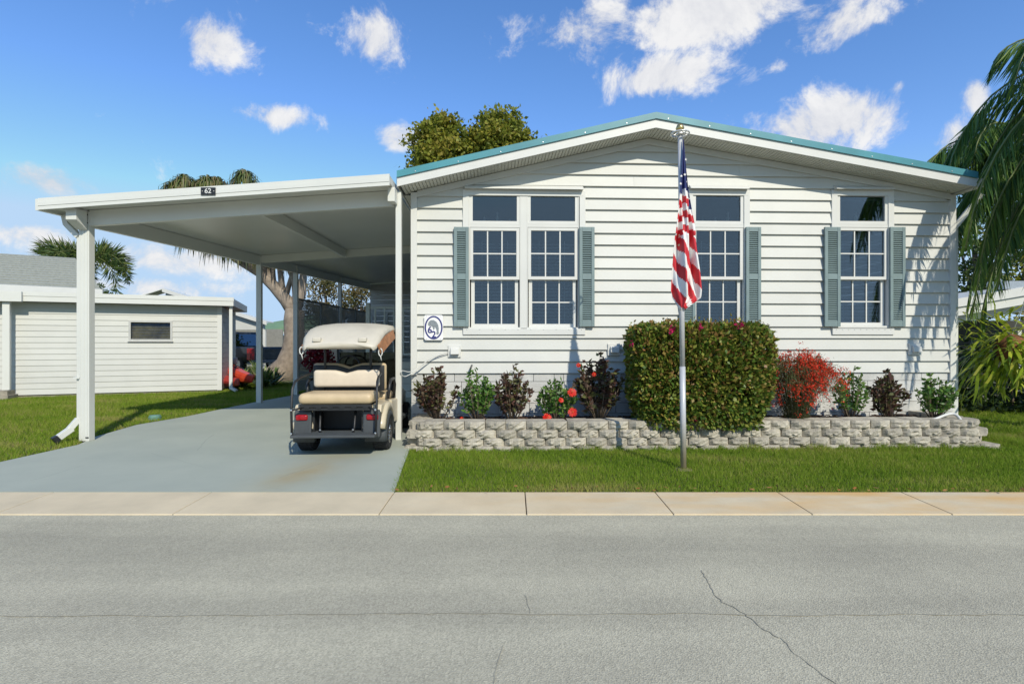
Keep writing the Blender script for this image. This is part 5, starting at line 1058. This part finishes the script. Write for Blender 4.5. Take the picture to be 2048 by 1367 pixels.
# ------------------------------------------------------------------ pickup truck and kayaks beyond the shed
def truck():
    c = px(500, 700, 24.0); t = thing('pickup_truck', 'black pickup truck parked beyond the shed showing one red tail light', 'truck', (c.x, 24.0, 0), R(58)); BL = mat('black_paint', (.03, .036, .045), .25, .2, 2); TG = glassmat('truck_glass', .15, (.12, .14, .16))
    W = 1.95                               # local: +y forward, rear-left corner at the origin, x to the vehicle's right
    def sec(y, z0, zs, z1, inx): return [(.06, y, z0), (0, y, z0 + .25), (0, y, zs), (inx, y, z1), (W - inx, y, z1), (W, y, zs), (W, y, z0 + .25), (W - .06, y, z0)]
    MB().loft([sec(0, .5, 1.15, 1.2, .03), sec(1.75, .48, 1.15, 1.2, .03), sec(1.78, .45, 1.14, 1.18, .03), sec(4.2, .45, 1.12, 1.16, .04), sec(5.5, .5, 1.02, 1.08, .08), sec(5.65, .55, .9, .95, .12)]).build('body', BL, t, True)
    MB().loft([[(.10, y0, 1.15), (.26, y1, 1.93), (W - .26, y1, 1.93), (W - .10, y0, 1.15)] for y0, y1 in ((1.8, 2.05), (2.2, 2.35), (3.4, 3.3), (4.4, 3.75))]).build('cab', BL, t)
    MB().prism([(.24, 1.78, 1.25), (W - .24, 1.78, 1.25), (W - .36, 2.0, 1.82), (.36, 2.0, 1.82)], (0, -.015, 0)).build('rear_window', TG, t); MB().prism([(.08, 2.35, 1.22), (.08, 3.9, 1.22), (.22, 3.5, 1.8), (.22, 2.5, 1.8)], (-.015, 0, 0)).build('side_window', TG, t)
    MB().box((.16, -.02, .62), (W - .16, -.004, 1.13)).build('tailgate', BL, t, bevel=.01); MB().box((.05, -.14, .45), (W - .05, -.02, .6)).build('bumper', mat('dark_bumper', (.10, .10, .11), .4), t, bevel=.02); MB().box((.75, -.03, .98), (1.2, -.021, 1.06)).build('handle', BLACK, t)
    for x in (-.014, W - .20): MB().box((x, -.03, .60), (x + .214, .24, 1.14)).build('tail_light', REDL, t, bevel=.02)
    for x in (.02, W - .26):
        for y in (1.05, 4.5): w_ = MB().lathe([(.22, 0), (.37, .0), (.40, .06), (.40, .19), (.37, .25), (.22, .25)], (x, y, .4), (1, 0, 0), 20).build('wheel', TYRE, t); MB().lathe([(0, .03), (.2, .02), (.23, .0)], (x - .0, y, .4), (1, 0, 0), 14).build('rim', STEEL, w_)
truck()
def kayak(label, p, q, w, h, m, roll=0):
    p, q = Vector(p), Vector(q); d = q - p; L_ = d.length; t = thing('kayak', label, 'kayak', p, 0, 'kayaks beside the shed'); X = d.normalized(); Yv = Vector((0, 0, 1)).cross(X).normalized(); Z = X.cross(Yv); c, s = math.cos(roll), math.sin(roll); Yr = Yv * c + Z * s; Zr = Z * c - Yv * s; rings = []
    for i in range(13):
        u = i / 12; k = max(.04, math.sin(math.pi * (.02 + .96 * u)) ** .95); o_ = X * L_ * u + Zr * (.12 * abs(2 * u - 1) ** 2.5)
        rings.append([o_ + Yr * w / 2 * k * yy + Zr * h * zz * (.55 + .45 * k) for yy, zz in ((0, -.5), (.6, -.42), (.95, -.1), (1, .12), (.7, .32), (0, .5), (-.7, .32), (-1, .12), (-.95, -.1), (-.6, -.42))])
    MB().loft(rings).build('hull', m, t); cp = [X * L_ * .5 + X * .42 * math.cos(a) + Yr * w * .28 * math.sin(a) + Zr * h * .46 for a in np.linspace(0, 2 * math.pi, 21)]; MB().tube(cp, .02, 6).build('cockpit_rim', BLACK, t, True)
k1 = gp(505, 781); KR = mat('kayak_red', (.42, .045, .035), .4, .15, 3); KO = mat('kayak_orange', (.62, .10, .03), .4, .2, 2, col2=(.5, .03, .02)); KW = mat('canoe_white', (.7, .7, .68), .4)
kayak('dull red kayak lying lowest beside the shed corner', px(478, 772, 14.6), px(420, 745, 17.0), .55, .34, KR); kayak('bright orange red kayak leaning on the other boats by the shed', px(503, 765, 15.0), px(440, 728, 17.6), .62, .42, KO, .35); kayak('white upturned kayak behind the shed corner', px(474, 728, 16.6), px(405, 728, 18.6), .62, .36, KW)
hb = px(1890, 835, 7.1); cable([px(1843, 842, 6.95), px(1868, 838, 6.95), px(1895, 828, 6.98), px(1912, 829, 6.95), px(1924, 843, 6.85)], 'drip_pipe', 'short white drain pipe end lying on the bed corner', .018)
